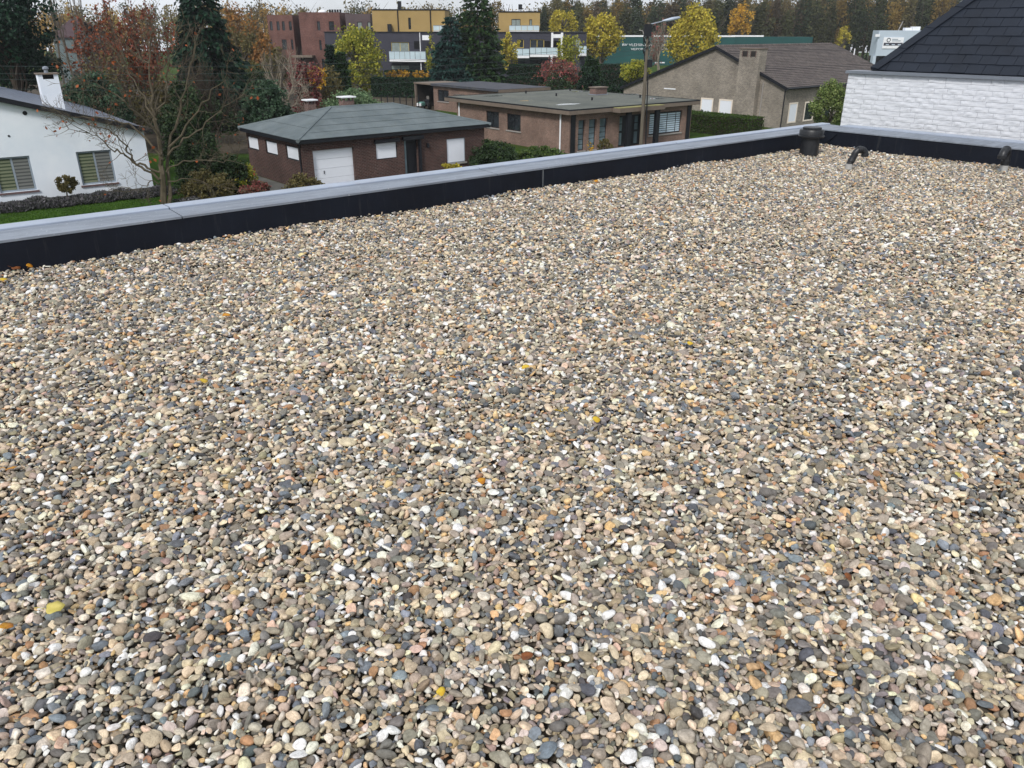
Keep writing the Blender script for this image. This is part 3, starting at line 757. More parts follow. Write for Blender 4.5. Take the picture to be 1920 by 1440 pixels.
MB().box(-OF, FX + 0.04, -OF, FY + 0.04, FZ - 0.32, FZ - 0.063).build('fascia', M_FASC, fl)
for x0, x1, y0, y1 in ((-OF, FX + .04, -OF, -OF + .035), (-OF, FX + .04, FY + .005, FY + .04), (-OF, -OF + .035, -OF + .04, FY), (FX + .005, FX + .04, -OF + .04, FY)):
    MB().box(x0, x1, y0, y1, FZ - 0.062, FZ + 0.03).build('roof_edge', M_BLACK, fr_)
cx_ = [ff.F(1163, 199, -1.2)[0], ff.F(1248, 196, -1.2)[0]]
M_MOSS = M('moss_on_felt', S(132, 128, 84), 0.95, 0.25, 3, dirt=S(90, 96, 60))
cn_ = MB().box(cx_[0], cx_[1], -1.2, -OF - 0.003, FZ - 0.36, FZ - 0.075).build('porch_canopy', M_FASC, fl)
MB().box(cx_[0] + 0.05, cx_[1] - 0.05, -1.15, -OF - 0.006, FZ - 0.073, FZ - 0.04).build('moss', M_MOSS, cn_)
def pud(x, y, rx, ry, seed):
    q_ = np.random.default_rng(seed); n = 14
    MB().prism([(x + rx * (1 + q_.uniform(-.25, .25)) * math.cos(2 * math.pi * i / n), y + ry * (1 + q_.uniform(-.25, .25)) * math.sin(2 * math.pi * i / n), FZ + 0.002) for i in range(n)], (0, 0, 0.004)).build('puddle', M_PUD, fr_)
for i, (px, py, rx, ry) in enumerate(((1064, 195.5, 1.0, 0.45), (983, 189, 0.7, 0.35), (1087, 171.5, 0.9, 0.6), (1179, 177, 1.0, 0.6), (1235, 184.5, 0.9, 0.5), (860, 178, 0.5, 0.4), (925, 180, 1.0, 0.5))):
    x, y = ff.Z(px, py, FZ); pud(x, y, rx, ry, i)
for px, py in ((986, 175), (1043, 180), (1069, 170), (1110, 188), (1200, 183)):
    x, y = ff.Z(px, py, FZ)
    MB().tube([(x, y, FZ), (x, y, FZ + 0.22)], 0.07, 10).build('vent_pipe', M_BLACK, fr_)
x, y = ff.Z(1127, 178, FZ)
ch = MB().box(x - 0.62, x + 0.62, y - 0.05, y + 0.75, FZ, FZ + 0.55).build('chimney', M_CHB, fl)
MB().box(x - 0.7, x + 0.7, y - 0.13, y + 0.83, FZ + 0.55, FZ + 0.63).build('cap_slab', M_FASC, ch)
MB().box(x - 0.68, x + 0.68, y - 0.11, y + 0.81, FZ + 0.001, FZ + 0.07).build('flashing', M_ALU, ch)
for a in slots: window(fl, sd, *a, M_BLACK, M_GLASSB, 0.16, 0.05, trans=(0.5, 0.85, 1.2, 1.6), sill=M_SILL)
M_BLIND = M('pale_blue_blind', S(190, 208, 222, 0.9), 0.6, 0.05, 2)
win = window(fl, sd, *bw_, M_BLACK, M_GLASS, 0.12, 0.07, mull=(bw_[0] + 0.9, bw_[0] + 2.1, bw_[0] + 3.1), sill=M_SILL)
for i in range(9):
    z0 = bw_[2] + 0.1 + i * (bw_[3] - bw_[2] - 0.2) / 9
    for a, b in ((bw_[0] + 0.07, bw_[0] + 0.86), (bw_[0] + 0.95, bw_[0] + 2.06), (bw_[0] + 2.15, bw_[0] + 3.06), (bw_[0] + 3.14, bw_[1] - 0.07)):
        if b - a > 0.1: sd.box(MB(), a, b, 0.125, 0.135, z0, z0 + 0.115).build('blind_slat', M_BLIND, win)
dd = sd.box(MB(), en[0], en[1], 0.2, 0.24, 0.02, en[3]).build('entrance', M_BLACK, fl)
for i in range(9):
    if i == 4: continue
    sd.box(MB(), 6.1, 6.32, 0.18, 0.197, 0.25 + i * 0.2, 0.25 + i * 0.2 + 0.14).build('door_light', M_BLIND, dd)
for a, b in ((5.0, 5.42), (6.75, 7.1)):
    for c_, d_ in ((0.15, 1.0), (1.15, 1.6), (1.66, 2.1)):
        sd.box(MB(), a, b, 0.18, 0.197, c_, d_).build('side_pane', M_GLASSB, dd)
for a, d0, d1 in ((0.12, -0.06, -0.003), (WX - 0.55, -0.06, -0.003)):
    sd.box(MB(), a, a + 0.42, d0, d1, 0, FZ - 0.33).build('black_panel', M_BLACK, fl)
for px in (1178, 1231):
    x = ff.F(px, 240, -0.95)[0]
    MB().box(x - 0.19, x + 0.19, -1.05, -0.8, 0, FZ - 0.365).build('canopy_column', M_BLACK, fl)
for a in lw2: window(fl, sl, *a, M_BLACK, M_GLASS, 0.08, 0.06, mull=((a[0] + a[1]) / 2,), sill=M_SILL)
MB().tube([(-0.07, 0.85, 0), (-0.07, 0.85, FZ - 0.33)], 0.06, 10).build('downpipe', M_WHITE, fl, True)
MB().tube([(-0.07, WY - 0.4, 0), (-0.07, WY - 0.4, FZ - 0.33)], 0.06, 10).build('downpipe', M_WHITE, fl, True)

# annex with carport behind it
af = Fr(at(779.5, 201, G), 38.8)                     # origin at the far carport post; the wall runs towards the viewer (local -y)
AH = af.L(776.5, 153)[1]
an = thing('carport_annex', 'low brick annex with dark flat roof and open carport behind the bungalow', 'outbuilding', af.o, 38.8)
yw = af.L(813, 180)[0]; yn = af.Z(889, 170.5, AH)[1]; xr = af.Z(979, 158.5, AH)[0]
wz = AH - 0.24
w0, w1 = af.L(841, 170)[0], af.L(820.5, 170)[0]
m = wall(MB(), (0, yn + 0.5, 0), (0, 1, 0), (1, 0, 0), yw - yn - 0.5, 0, wz, [(w0 - yn - 0.5, w1 - yn - 0.5, 0.95, 2.1)], 0.15)
m.poly([(0, yn + .5, 0), (xr - .4, yn + .5, 0), (xr - .4, yn + .5, wz), (0, yn + .5, wz)]).poly([(0, yw, 0), (xr - .4, yw, 0), (xr - .4, yw, wz), (0, yw, wz)]).poly([(xr - .4, yn + .5, 0), (xr - .4, yw, 0), (xr - .4, yw, wz), (xr - .4, yn + .5, wz)])
m.build('wall', M_FBRICK, an)
window(an, Side((0, 0, 0), (0, 1, 0), (1, 0, 0)), w0, w1, 0.95, 2.1, M_BLACK, M_GLASS, 0.08, 0.06, mull=((w0 + w1) / 2,), sill=M_SILL)
M_DFELT = M('dark_roof_felt', S(66, 68, 76), 0.8, 0.2, 0.8, dirt=S(110, 108, 98))
MB().box(-0.3, xr, yn, yw + 0.1, AH - 0.22, AH).build('roof', M_DFELT, an)
MB().box(-0.33, xr + 0.02, yn - 0.03, yn - 0.002, AH - 0.3, AH - 0.03).build('fascia', M_FASC, an)
MB().box(-0.05, 4.2, yw + 0.103, 0.15, AH - 0.2, AH - 0.06).build('carport_roof', M_FASC, an)
MB().box(0.0, 0.22, -0.12, 0.1, 0, AH - 0.2).build('post', M_FASC, an)
M_DWOOD = M('shade_dark_timber', S(44, 40, 38), 0.85, 0.2, 4)  # dark colour carries the shade inside the carport and chimney openings
MB().box(0.25, 4.1, 0.0, 0.1, 0, AH - 0.2).build('side_boards', M_DWOOD, an)
MB().box(3.2, 3.3, yw + 0.02, -0.01, 0, AH - 0.2).build('rear_boards', M_DWOOD, an)
# ride-on mower parked in the mouth of the carport
mo = thing('garden_tractor', 'small green and white garden tractor parked in the carport mouth', 'mower', af.W(-0.7, yw + 0.9, 0), 60)
M_TEAL = M('teal_paint', S(96, 140, 132), 0.5, 0.1)
M_RUB = M('tyre_rubber', S(28, 28, 28), 0.8, 0.1)
MB().box(-0.8, -0.1, -0.28, 0.28, 0.4, 0.8).build('bonnet', M_TEAL, mo, bevel=0.08); MB().box(-0.1, 0.7, -0.3, 0.3, 0.35, 0.5).build('chassis', M_BLACK, mo)
MB().box(0.3, 0.7, -0.25, 0.25, 0.55, 0.65).box(0.62, 0.72, -0.25, 0.25, 0.65, 1.0).build('seat', M_BLACK, mo, bevel=0.03)
MB().tube([(-0.15, 0, 0.7), (0.05, 0, 0.98)], 0.025, 6).build('steering_column', M_BLACK, mo)
MB().box(-0.95, -0.82, -0.26, 0.26, 0.42, 0.7).build('grille', M_WHITE, mo)
for x, r_ in ((-0.6, 0.22), (0.45, 0.3)):
    for s_ in (-1, 1):
        MB().tube([(x, s_ * 0.32, r_), (x, s_ * 0.48, r_)], r_, 16).build('wheel', M_RUB, mo, True)
bo = tag(MB().box(0, 0.28, 0, 0.05, 0, 1.25).build('leaning_board', M_SILL), 'pale upright board standing in the dark carport', 'board'); bo.location = tuple(af.W(0.5, yw * 0.45, 0)); bo.rotation_euler = (R(-4), 0, R(38.8))

# ------------------------------------------------------------------ grey-brown brick house with the tiled gable roof
M_BBRICK = MBRICK('grey_brown_brick', S(138, 128, 116), S(104, 97, 89), S(156, 150, 141), 0.22, 0.078, 0.012)
t = NT('brown_roof_tiles'); _v = t.coords(); sep = t.add('ShaderNodeSeparateXYZ'); t.link(_v, sep.inputs[0])
cb = t.add('ShaderNodeCombineXYZ'); t.link(sep.outputs[0], cb.inputs[0]); t.link(sep.outputs[1], cb.inputs[1])
br = t.add('ShaderNodeTexBrick'); br.offset = 0.0
for k_, v_ in (('Scale', 1.0), ('Brick Width', 0.3), ('Row Height', 0.33), ('Mortar Size', 0.022), ('Color1', S(102, 95, 92)), ('Color2', S(82, 76, 75)), ('Mortar', S(52, 49, 50))): br.inputs[k_].default_value = v_
t.link(cb.outputs[0], br.inputs['Vector'])
wv = t.add('ShaderNodeTexWave'); wv.bands_direction = 'X'; wv.inputs['Scale'].default_value = 1 / 0.3 / 3.2; t.link(_v, wv.inputs['Vector'])
_c = t.mix(1.0, br.outputs['Color'], t.ramp(t.noise(_v, 0.9, 6, 0.7), [(0.3, (0.78, 0.76, 0.76)), (0.7, (1.25, 1.22, 1.18))]), 'MULTIPLY')
t.bump(wv.outputs['Fac'], 0.6, 0.03); M_TILE = t.done(_c, 0.8, 0.25)
bf = Fr(at(1462, 241, G), 41)
bh = thing('gable_house', 'grey brown brick house with tiled gable roof and broad chimney breast', 'house', bf.o, 41)
ya, za = bf.L(1344.9, 87); yl, zl = bf.L(1169.8, 162); HB = 3.5
LX = bf.F(1563, 79.5, ya)[0]; za2 = za
lw3 = [lpx(bf, a, b) for a, b in (((1315, 183.5), (1335, 214.5)), ((1349, 186.5), (1371, 218.5)))]
lw3 = [(a, b, 0.62, 2.08) for a, b, _, _ in lw3]
fw3 = [fpx(bf, (1480.5, 193), (1491, 229.5)), fpx(bf, (1510, 191.5), (1522.5, 225)), fpx(bf, (1541, 217), (1552, 238))]
fw3 = [(fw3[0][0], fw3[0][1], 0.35, 2.08), (fw3[1][0], fw3[1][1], 0.35, 2.05), (fw3[2][0], fw3[2][1], 0.05, 2.0)]
m = wall(MB(), (0, 0, 0), (1, 0, 0), (0, 1, 0), LX, 0, HB - 0.12, fw3, 0.15)
wall(m, (0, 0, 0), (0, 1, 0), (1, 0, 0), yl, 0, zl - 0.05, lw3, 0.15)
m.poly([(0, 0, zl - 0.05), (0, yl, zl - 0.05), (0, ya, za - 0.12), (0, 0, HB - 0.12)])
m.poly([(LX, 0, 0), (LX, yl, 0), (LX, yl, zl - 0.05), (LX, ya, za - 0.12), (LX, 0, HB - 0.12)]).poly([(0, yl, 0), (LX, yl, 0), (LX, yl, zl - .05), (0, yl, zl - .05)])
m.build('wall', M_BBRICK, bh)
def slope(par, y0, z0, y1, z1, x0, x1, n, mat, name):
    """one tiled slope as stepped courses"""
    m_ = MB()
    for i in range(n):
        a, b = i / n, (i + 1) / n
        p = lambda s, dz: (y0 + (y1 - y0) * s, z0 + (z1 - z0) * s + dz)
        (ya_, za_), (yb_, zb_) = p(a, 0.07), p(min(1, b + 0.01), 0.012)
        m_.poly([(x0, ya_, za_), (x1, ya_, za_), (x1, yb_, zb_), (x0, yb_, zb_)]); m_.poly([(x0, ya_, za_ - 0.065), (x1, ya_, za_ - 0.065), (x1, ya_, za_), (x0, ya_, za_)])
    m_.poly([(x0, y0, z0 - 0.08), (x1, y0, z0 - 0.08), (x1, y1, z1 - 0.08), (x0, y1, z1 - 0.08)])
    return m_.build(name, mat, par)
k1 = (za - HB) / ya; ex = 0.35
slope(bh, -ex, HB - k1 * ex, ya, za, -0.22, LX + 0.25, 26, M_TILE, 'roof')
slope(bh, yl + 0.3, zl - 0.1, ya, za, -0.22, LX + 0.25, 34, M_TILE, 'roof')
for (y0, z0, y1, z1) in ((-ex, HB - k1 * ex, ya, za), (yl + 0.3, zl - 0.1, ya, za)):
    for x in (-0.26, LX + 0.25):
        MB().prism([(x, y0, z0 - 0.2), (x, y0, z0 + 0.06), (x, y1, z1 + 0.06), (x, y1, z1 - 0.2)], (0.04, 0, 0)).build('verge_board', M_BLACK, bh)
for i in range(int(LX / 0.38)):
    MB().tube([(-0.2 + i * 0.38, ya, za - 0.01), (-0.2 + i * 0.38 + 0.395, ya, za + 0.012)], [0.13, 0.14], 8).build('ridge_tile', M_TILE, bh)
MB().tube([(-0.25, -ex - 0.07, HB - k1 * ex - 0.05), (LX + 0.25, -ex - 0.07, HB - k1 * ex - 0.05)], 0.08, 8).build('gutter', M_BLACK, bh)
cy0, cy1 = bf.L(1426, 92, -0.6)[0], bf.L(1388, 92, -0.6)[0]; ctop = bf.L(1405, 92, -0.6)[1]
ch = MB().box(-0.6, -0.003, cy0, cy1, 0, ctop).box(-0.003, 0.5, cy0, cy1, HB, ctop).build('chimney', M_BBRICK, bh)
MB().box(-0.66, 0.56, cy0 - 0.06, cy1 + 0.06, ctop, ctop + 0.08).build('cap_slab', M_FASC, ch)
for f_ in (0.27, 0.68):
    yc = cy1 + (cy0 - cy1) * f_
    MB().box(-0.61, -0.59, yc - 0.24, yc + 0.24, ctop - 0.62, ctop - 0.16).build('flue_shade_panel', M_DWOOD, ch)  # dark panel laid on the face for the shade of an opening
    MB().box(-0.625, -0.605, yc - 0.3, yc - 0.24, ctop - 0.66, ctop - 0.12).box(-0.625, -0.605, yc + 0.24, yc + 0.3, ctop - 0.66, ctop - 0.12).build('flue_frame', M_CHB, ch)
M_CREAM = M('cream_window_surround', S(226, 214, 200), 0.7, 0.06, 3)
for a in lw3:
    w_ = window(bh, sl, *a, M_CREAM, M_SHUT, -0.03, 0.12)
w_ = window(bh, sd, *fw3[0], M_CREAM, M_SHUT, -0.03, 0.13); window(bh, sd, *fw3[1], M_CREAM, M_GLASS, -0.03, 0.13, trans=(1.5,)); window(bh, sd, *fw3[2], M_CREAM, M_GLASS, -0.03, 0.12, name='door')
MB().tube([(-0.06, -0.08, 0), (-0.06, -0.08, HB - 0.2)], 0.05, 8).build('downpipe', M_BLACK, bh)
MB().tube([(-0.05, cy0 - 0.35, 0), (-0.05, cy0 - 0.35, HB + 0.2)], 0.04, 8).build('downpipe', M_SILL, bh)
x = bf.L(1255, 178)[0]; MB().box(-0.04, -0.003, x - 0.7, x + 0.7, 2.62, 2.72).build('wall_trim', M_WHITE, bh)
MB().tube([(LX - 0.2, ya - 2.6, za - 1.3), (LX - 0.2, ya - 2.6, za - 0.4)], 0.06, 6).build('vent_pipe', M_WHITE, bh)

# ------------------------------------------------------------------ white house on the left
M_WWALL = NT('whitewashed_wall'); _v = M_WWALL.coords()
_c = M_WWALL.ramp(M_WWALL.noise(_v, 0.6, 6, 0.65), [(0.3, S(222, 231, 242, 0.93)), (0.7, S(238, 243, 250, 0.95))])
M_WWALL.bump(M_WWALL.noise(_v, 14, 4), 0.3, 0.01); M_WWALL = M_WWALL.done(_c, 0.85, 0.2)
M_SLATEROOF = NT('blue_grey_roof_tiles'); _v = M_SLATEROOF.coords(); _sep = M_SLATEROOF.add('ShaderNodeTexBrick'); M_SLATEROOF.link(_v, _sep.inputs['Vector'])
for k_, v_ in (('Scale', 1.0), ('Brick Width', 0.33), ('Row Height', 0.26), ('Mortar Size', 0.02), ('Color1', S(104, 114, 132)), ('Color2', S(84, 92, 110)), ('Mortar', S(50, 54, 62))): _sep.inputs[k_].default_value = v_
M_SLATEROOF = M_SLATEROOF.done(_sep.outputs['Color'], 0.45, 0.5)
wf = Fr(at(290, 361, G), 36.5)
wh = thing('white_house', 'whitewashed gable house with striped blinds behind the bare tree', 'house', wf.o, 36.5)
HW = 3.3; x0w = wf.F(0, 183.7); kW = (x0w[1] - HW) / (-x0w[0]); XR = -7.6; ZR = HW - kW * XR; WL = 2 * XR
ww = [(-5.0 - 1.95, -5.38, 0.72, 2.36), (-3.34, -1.72, 0.72, 2.36)]
hl = [(a - WL, b - WL, c, d) for a, b, c, d in ww]
m = wall(MB(), (WL, 0, 0), (1, 0, 0), (0, 1, 0), -WL, 0.3, HW - 0.12, hl, 0.18)
m.poly([(WL, 0, HW - 0.12), (0, 0, HW - 0.12), (XR, 0, ZR - 0.12)])
DW = 17.0
m.poly([(0, 0, 0.3), (0, DW, 0.3), (0, DW, HW - .12), (0, 0, HW - .12)]).poly([(WL, 0, 0.3), (WL, DW, 0.3), (WL, DW, HW - .12), (WL, 0, HW - .12)]).poly([(WL, DW, 0.3), (0, DW, 0.3), (0, DW, HW - .12), (XR, DW, ZR - .12), (WL, DW, HW - .12)])
m.build('wall', M_WWALL, wh)
MB().box(WL + 0.01, -0.01, 0.015, DW - 0.01, 0, 0.298).build('plinth', M('grey_plinth', S(92, 94, 98), 0.9, 0.15, 3), wh)
def slopex(par, xa, za_, xb, zb, y0, y1, n, mat):
    m_ = MB()
    for i in range(n):
        a, b = i / n, (i + 1) / n
        p = lambda s, dz: (xa + (xb - xa) * s, za_ + (zb - za_) * s + dz)
        (x_a, z_a), (x_b, z_b) = p(a, 0.05), p(min(1, b + 0.01), 0.012)
        m_.poly([(x_a, y0, z_a), (x_a, y1, z_a), (x_b, y1, z_b), (x_b, y0, z_b)]); m_.poly([(x_a, y0, z_a - 0.045), (x_a, y1, z_a - 0.045), (x_a, y1, z_a), (x_a, y0, z_a)])
    m_.poly([(xa, y0, za_ - 0.08), (xa, y1, za_ - 0.08), (xb, y1, zb - 0.08), (xb, y0, zb - 0.08)])
    return m_.build('roof', mat, par)
slopex(wh, 0.06, HW - kW * 0.06, XR, ZR, -0.25, DW + 0.2, 28, M_SLATEROOF); slopex(wh, WL - 0.35, HW - kW * 0.35, XR, ZR, -0.25, DW + 0.2, 28, M_SLATEROOF)
for xa in (0.06, WL - 0.06):
    MB().prism([(xa, -0.3, HW - kW * .06 - 0.18), (XR, -0.3, ZR - 0.18), (XR, -0.3, ZR + 0.06), (xa, -0.3, HW - kW * .06 + 0.06)], (0, 0.045, 0)).build('verge_board', M_BLACK, wh)
MB().tube([(0.13, -0.25, HW - 0.15), (0.13, DW + 0.2, HW - 0.15)], 0.08, 8).build('gutter', M_BLACK, wh)
q0, q1 = wf.F(72, 147, 2.2), wf.F(110, 147, 2.2)
ch = MB().box(q0[0], q1[0], 2.2, 2.9, HW, q0[1] - 0.05).build('chimney', M_WWALL, wh)
zt = q0[1] - 0.05
for a, b in ((q0[0], q0[0] + 0.2), (q1[0] - 0.2, q1[0])): MB().box(a, b, 2.2, 2.9, zt, zt + 0.22).build('cap_support', M_WWALL, ch)
MB().box(q0[0] - 0.06, q1[0] + 0.06, 2.14, 2.96, zt + 0.22, zt + 0.28).build('cap_slab', M_FASC, ch)
MB().box(q0[0] + 0.2, q1[0] - 0.2, 2.3, 2.8, zt - 0.02, zt + 0.21).build('flue_shade', M_HOLE, ch)  # near-black block put in as the shade under the cap
xm = (q0[0] + q1[0]) / 2
MB().lathe([(0.1, zt + 0.28), (0.09, zt + 0.42), (0.15, zt + 0.46), (0.13, zt + 0.55), (0.02, zt + 0.6)], xm, 2.55, 12).build('cowl', M_ALU, ch)
sw = FRONT()
M_BL1 = M('green_lit_blind_cloth', S(118, 124, 100), 0.8, 0.06, 3); M_BL1D = M('olive_lit_blind_cloth', S(62, 74, 54), 0.8, 0.08, 3)  # greenish light on the left half is put into these cloth colours
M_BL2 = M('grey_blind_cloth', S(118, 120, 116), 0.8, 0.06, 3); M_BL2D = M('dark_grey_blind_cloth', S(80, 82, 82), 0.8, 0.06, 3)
for a, b, c, d in ww:
    xm = (a + b) / 2
    w_ = window(wh, sw, a, b, c, d, M_GREYFRAME, M_GLASS, 0.1, 0.09, mull=(xm,), sill=M_DARKSILL)
    for (s0, s1, l1, l2) in ((a + 0.1, xm - 0.055, M_BL1, M_BL1D), (xm + 0.055, b - 0.1, M_BL2, M_BL2D)):
        nS = 9; hh = (d - c - 0.2) / nS
        for i in range(nS):
            z0 = c + 0.1 + i * hh
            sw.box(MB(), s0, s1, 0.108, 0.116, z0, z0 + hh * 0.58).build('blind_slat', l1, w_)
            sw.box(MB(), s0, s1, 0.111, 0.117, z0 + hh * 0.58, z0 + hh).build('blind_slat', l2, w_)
for px, py, r_ in ((46.6, 212, 0.1), (16.6, 255, 0.05), (246, 281, 0.04)):
    x, z_ = wf.F(px, py); MB().tube([(x, -0.02, z_), (x, 0.03, z_)], r_, 12).build('vent_hole', M_BLACK, wh)

# ------------------------------------------------------------------ white painted brick neighbour with slates
rf = Fr(RF.W(13.2, 0, 0), -50.5)
XC = rf.F(1591.4, 134.6)[0]; ZT = rf.F(1750, 141.5)[1]
nb = thing('white_brick_house', 'white painted brick house wall under a dark slate hip roof', 'house', (rf.o[0], rf.o[1], G), -50.5)
zo = -G
M_WBR = NT('white_painted_brick'); _v = M_WBR.coords()
_c = M_WBR.ramp(M_WBR.noise(_v, 2.2, 5, 0.6), [(0.3, S(216, 220, 228, 0.84)), (0.7, S(232, 234, 240, 0.88))])
M_WBR.bump(M_WBR.noise(_v, 6, 5, 0.6), 0.25, 0.02); M_WBR = M_WBR.done(_c, 0.75, 0.3)
MB().box(XC + 0.012, 4.0, 0.0125, 6.5, 0, zo + ZT - 0.02).build('wall', M_WBR, nb)
qb = np.random.default_rng(5)
def rough_brick(seed):
    """split-faced brick: uneven front sheet plus a plain body behind it (scaled to length and course height)"""
    q = np.random.default_rng(seed); nx, nz = 9, 4; V = []; F_ = []
    ph = q.uniform(0, 6.3, 6)
    for j in range(nz + 1):
        for i in range(nx + 1):
            edge_ = (i in (0, nx)) or (j in (0, nz)); x, z = i / nx, j / nz
            dep = 0.004 + 0.0035 * math.sin(5 * x + ph[0] + 3 * z) + 0.003 * math.sin(11 * x - 4 * z + ph[1]) + q.normal(0, 0.0022)
            V.append((x + (q.normal(0, 0.012) if not edge_ else 0), -max(0.0, dep * (0.35 if edge_ else 1.0)), z + (0 if edge_ else q.normal(0, 0.03))))
    for j in range(nz):
        for i in range(nx):
            k = j * (nx + 1) + i; F_.append((k, k + 1, k + nx + 2, k + nx + 1))
    nf = len(F_); k = len(V)
    V += [(x, y, z) for y in (0.0005, 0.03) for z in (0, 1) for x in (0, 1)]
    F_ += [tuple(k + i for i in f) for f in ((0, 4, 5, 1), (2, 3, 7, 6), (0, 2, 6, 4), (1, 5, 7, 3), (0, 1, 3, 2))]
    me = bpy.data.meshes.new('brick'); me.from_pydata(V, [], F_); me.materials.append(M_WBR)
    me.polygons.foreach_set('use_smooth', [i < nf for i in range(len(F_))]); return me
BM = [rough_brick(i) for i in range(14)]
CH_, BL_ = 0.0755, 0.30
nrow = 13; cnt = 0; rest = MB()
for r_ in range(24):
    z1 = ZT - 0.03 - r_ * CH_; x = XC - (0.0 if r_ % 2 == 0 else 0.0); first = True
    while x < 0.5:
        L_ = BL_ * qb.uniform(0.55, 1.3) if not first else (BL_ if r_ % 2 == 0 else BL_ * 0.5); first = False
        if r_ < nrow and x < -3.9 and cnt < 300:
            o = bpy.data.objects.new('brick', BM[qb.integers(0, 14)]); COL.objects.link(o); o.parent = nb; cnt += 1
            o.location = (x + 0.002, 0.009 - qb.uniform(0, 0.006), zo + z1 - CH_ + 0.002); o.scale = (L_ - 0.0045, 0.9, CH_ - 0.0045)
        else: rest.box(x + 0.004, x + L_ - 0.005, -0.004, 0.03, zo + z1 - CH_ + 0.004, zo + z1 - 0.005)
        x += L_
tag(rest.build('brick_courses', M_WBR, nb), kind='stuff')
M_ZINC = M('grey_zinc_flashing', S(126, 132, 142), 0.45, 0.1, 4, spec=0.5, metal=0.4)
MB().box(XC - 0.03, 4.05, -0.05, 0.3, zo + ZT - 0.018, zo + ZT + 0.022).build('flashing', M_ZINC, nb)
PH = R(48.6); XH = rf.F(1633.5, 132, 0.2)[0]; Y0 = 0.2; Z0 = ZT + 0.03
M_SLATE = NT('dark_slate'); _v = M_SLATE.coords()
_c = M_SLATE.ramp(M_SLATE.noise(_v, 2.0, 5, 0.7), [(0.3, S(20, 26, 36)), (0.7, S(29, 36, 48))])
_oi = M_SLATE.add('ShaderNodeObjectInfo'); _c = M_SLATE.mix(1.0, _c, M_SLATE.ramp(_oi.outputs['Random'], [(0, (0.9, 0.9, 0.9)), (1, (1.1, 1.1, 1.1))]), 'MULTIPLY')
M_SLATE.bump(M_SLATE.noise(_v, 30, 5), 0.25, 0.01)
_c = M_SLATE.mix(M_SLATE.ramp(M_SLATE.noise(_v, 7, 6, 0.8), [(0.66, (0, 0, 0)), (0.76, (0.6, 0.6, 0.6))]), _c, S(62, 68, 64)); M_SLATE = M_SLATE.done(_c, 0.6, 0.3)
EXP, SWD = 0.172, 0.245
HTOP = 3.4; nrows = int(HTOP / EXP)
sdir = np.array([0, math.cos(PH), math.sin(PH)]); sn = np.array([0, -math.sin(PH), math.cos(PH)])
base0 = np.array([0, Y0, zo + Z0])
XE = 3.5
topy = HTOP
rp = lambda x, s, h: np.array([x, 0, 0]) + base0 + sdir * s + sn * h
rb_ = MB(); hx = lambda s: XH + s * math.cos(PH)
rb_.poly([rp(XH, 0, -0.01), rp(XE, 0, -0.01), rp(XE, HTOP, -0.01), rp(hx(HTOP), HTOP, -0.01)])
rb_.poly([rp(XH, 0, -0.01), rp(hx(HTOP), HTOP, -0.01), (XH, Y0 + 5.5, zo + Z0)]); rb_.poly([rp(XH, 0, -0.01), (XH, Y0 + 5.5, zo + Z0), (XE, Y0 + 5.5, zo + Z0), rp(XE, 0, -0.01)])
ro = rb_.build('roof', M_SLATE, nb)
cnt = 0; rest = MB()
for r_ in range(nrows):
    s0 = r_ * EXP; s1 = s0 + EXP * 1.35; off = (r_ % 2) * SWD / 2; x = XH - SWD + off
    while x < XE:
        a, b = x + 0.003, x + SWD - 0.003; h0 = 0.016 + qb.uniform(-0.002, 0.002)
        s0j = s0 + qb.uniform(-0.006, 0.006)
        la, lb = max(a, hx(s0j)), b
        if lb - la > 0.03:
            la1 = max(a, min(hx(s1), b - 0.01))
            p = [rp(la, s0j, h0), rp(b, s0j, h0), rp(b, s1, 0.003), rp(la1, s1, 0.003)]
            if r_ < 11 and x < -3.9 and cnt < 300:
                MB().prism([v - sn * 0.007 for v in p], sn * 0.007).build('slate', M_SLATE, ro); cnt += 1
            else: rest.prism([v - sn * 0.007 for v in p], sn * 0.007)
        x += SWD
tag(rest.build('slate_courses', M_SLATE, ro), kind='stuff')
hs = 0.0; i = 0
while hs < HTOP - 0.3:                                          # overlapping hip caps
    c0, c1_ = rp(hx(hs), hs, 0.02 + 0.006), rp(hx(hs + 0.42), hs + 0.42, 0.02 - 0.004)
    w0 = np.array([0.11, 0.0, 0]);
    p = [c0 + [0.13, -0.005, 0.02], c0 + [-0.02, 0.02, 0.035], c0 + [-0.06, 0.14, -0.01]]
    q_ = [v + (c1_ - c0) for v in p]
    mm = MB()
    for k_ in (0, 1): mm.prism([p[k_], p[k_ + 1], q_[k_ + 1], q_[k_]], (0, 0, -0.014))
    mm.build('hip_cap', M_SLATE, ro); hs += 0.40; i += 1
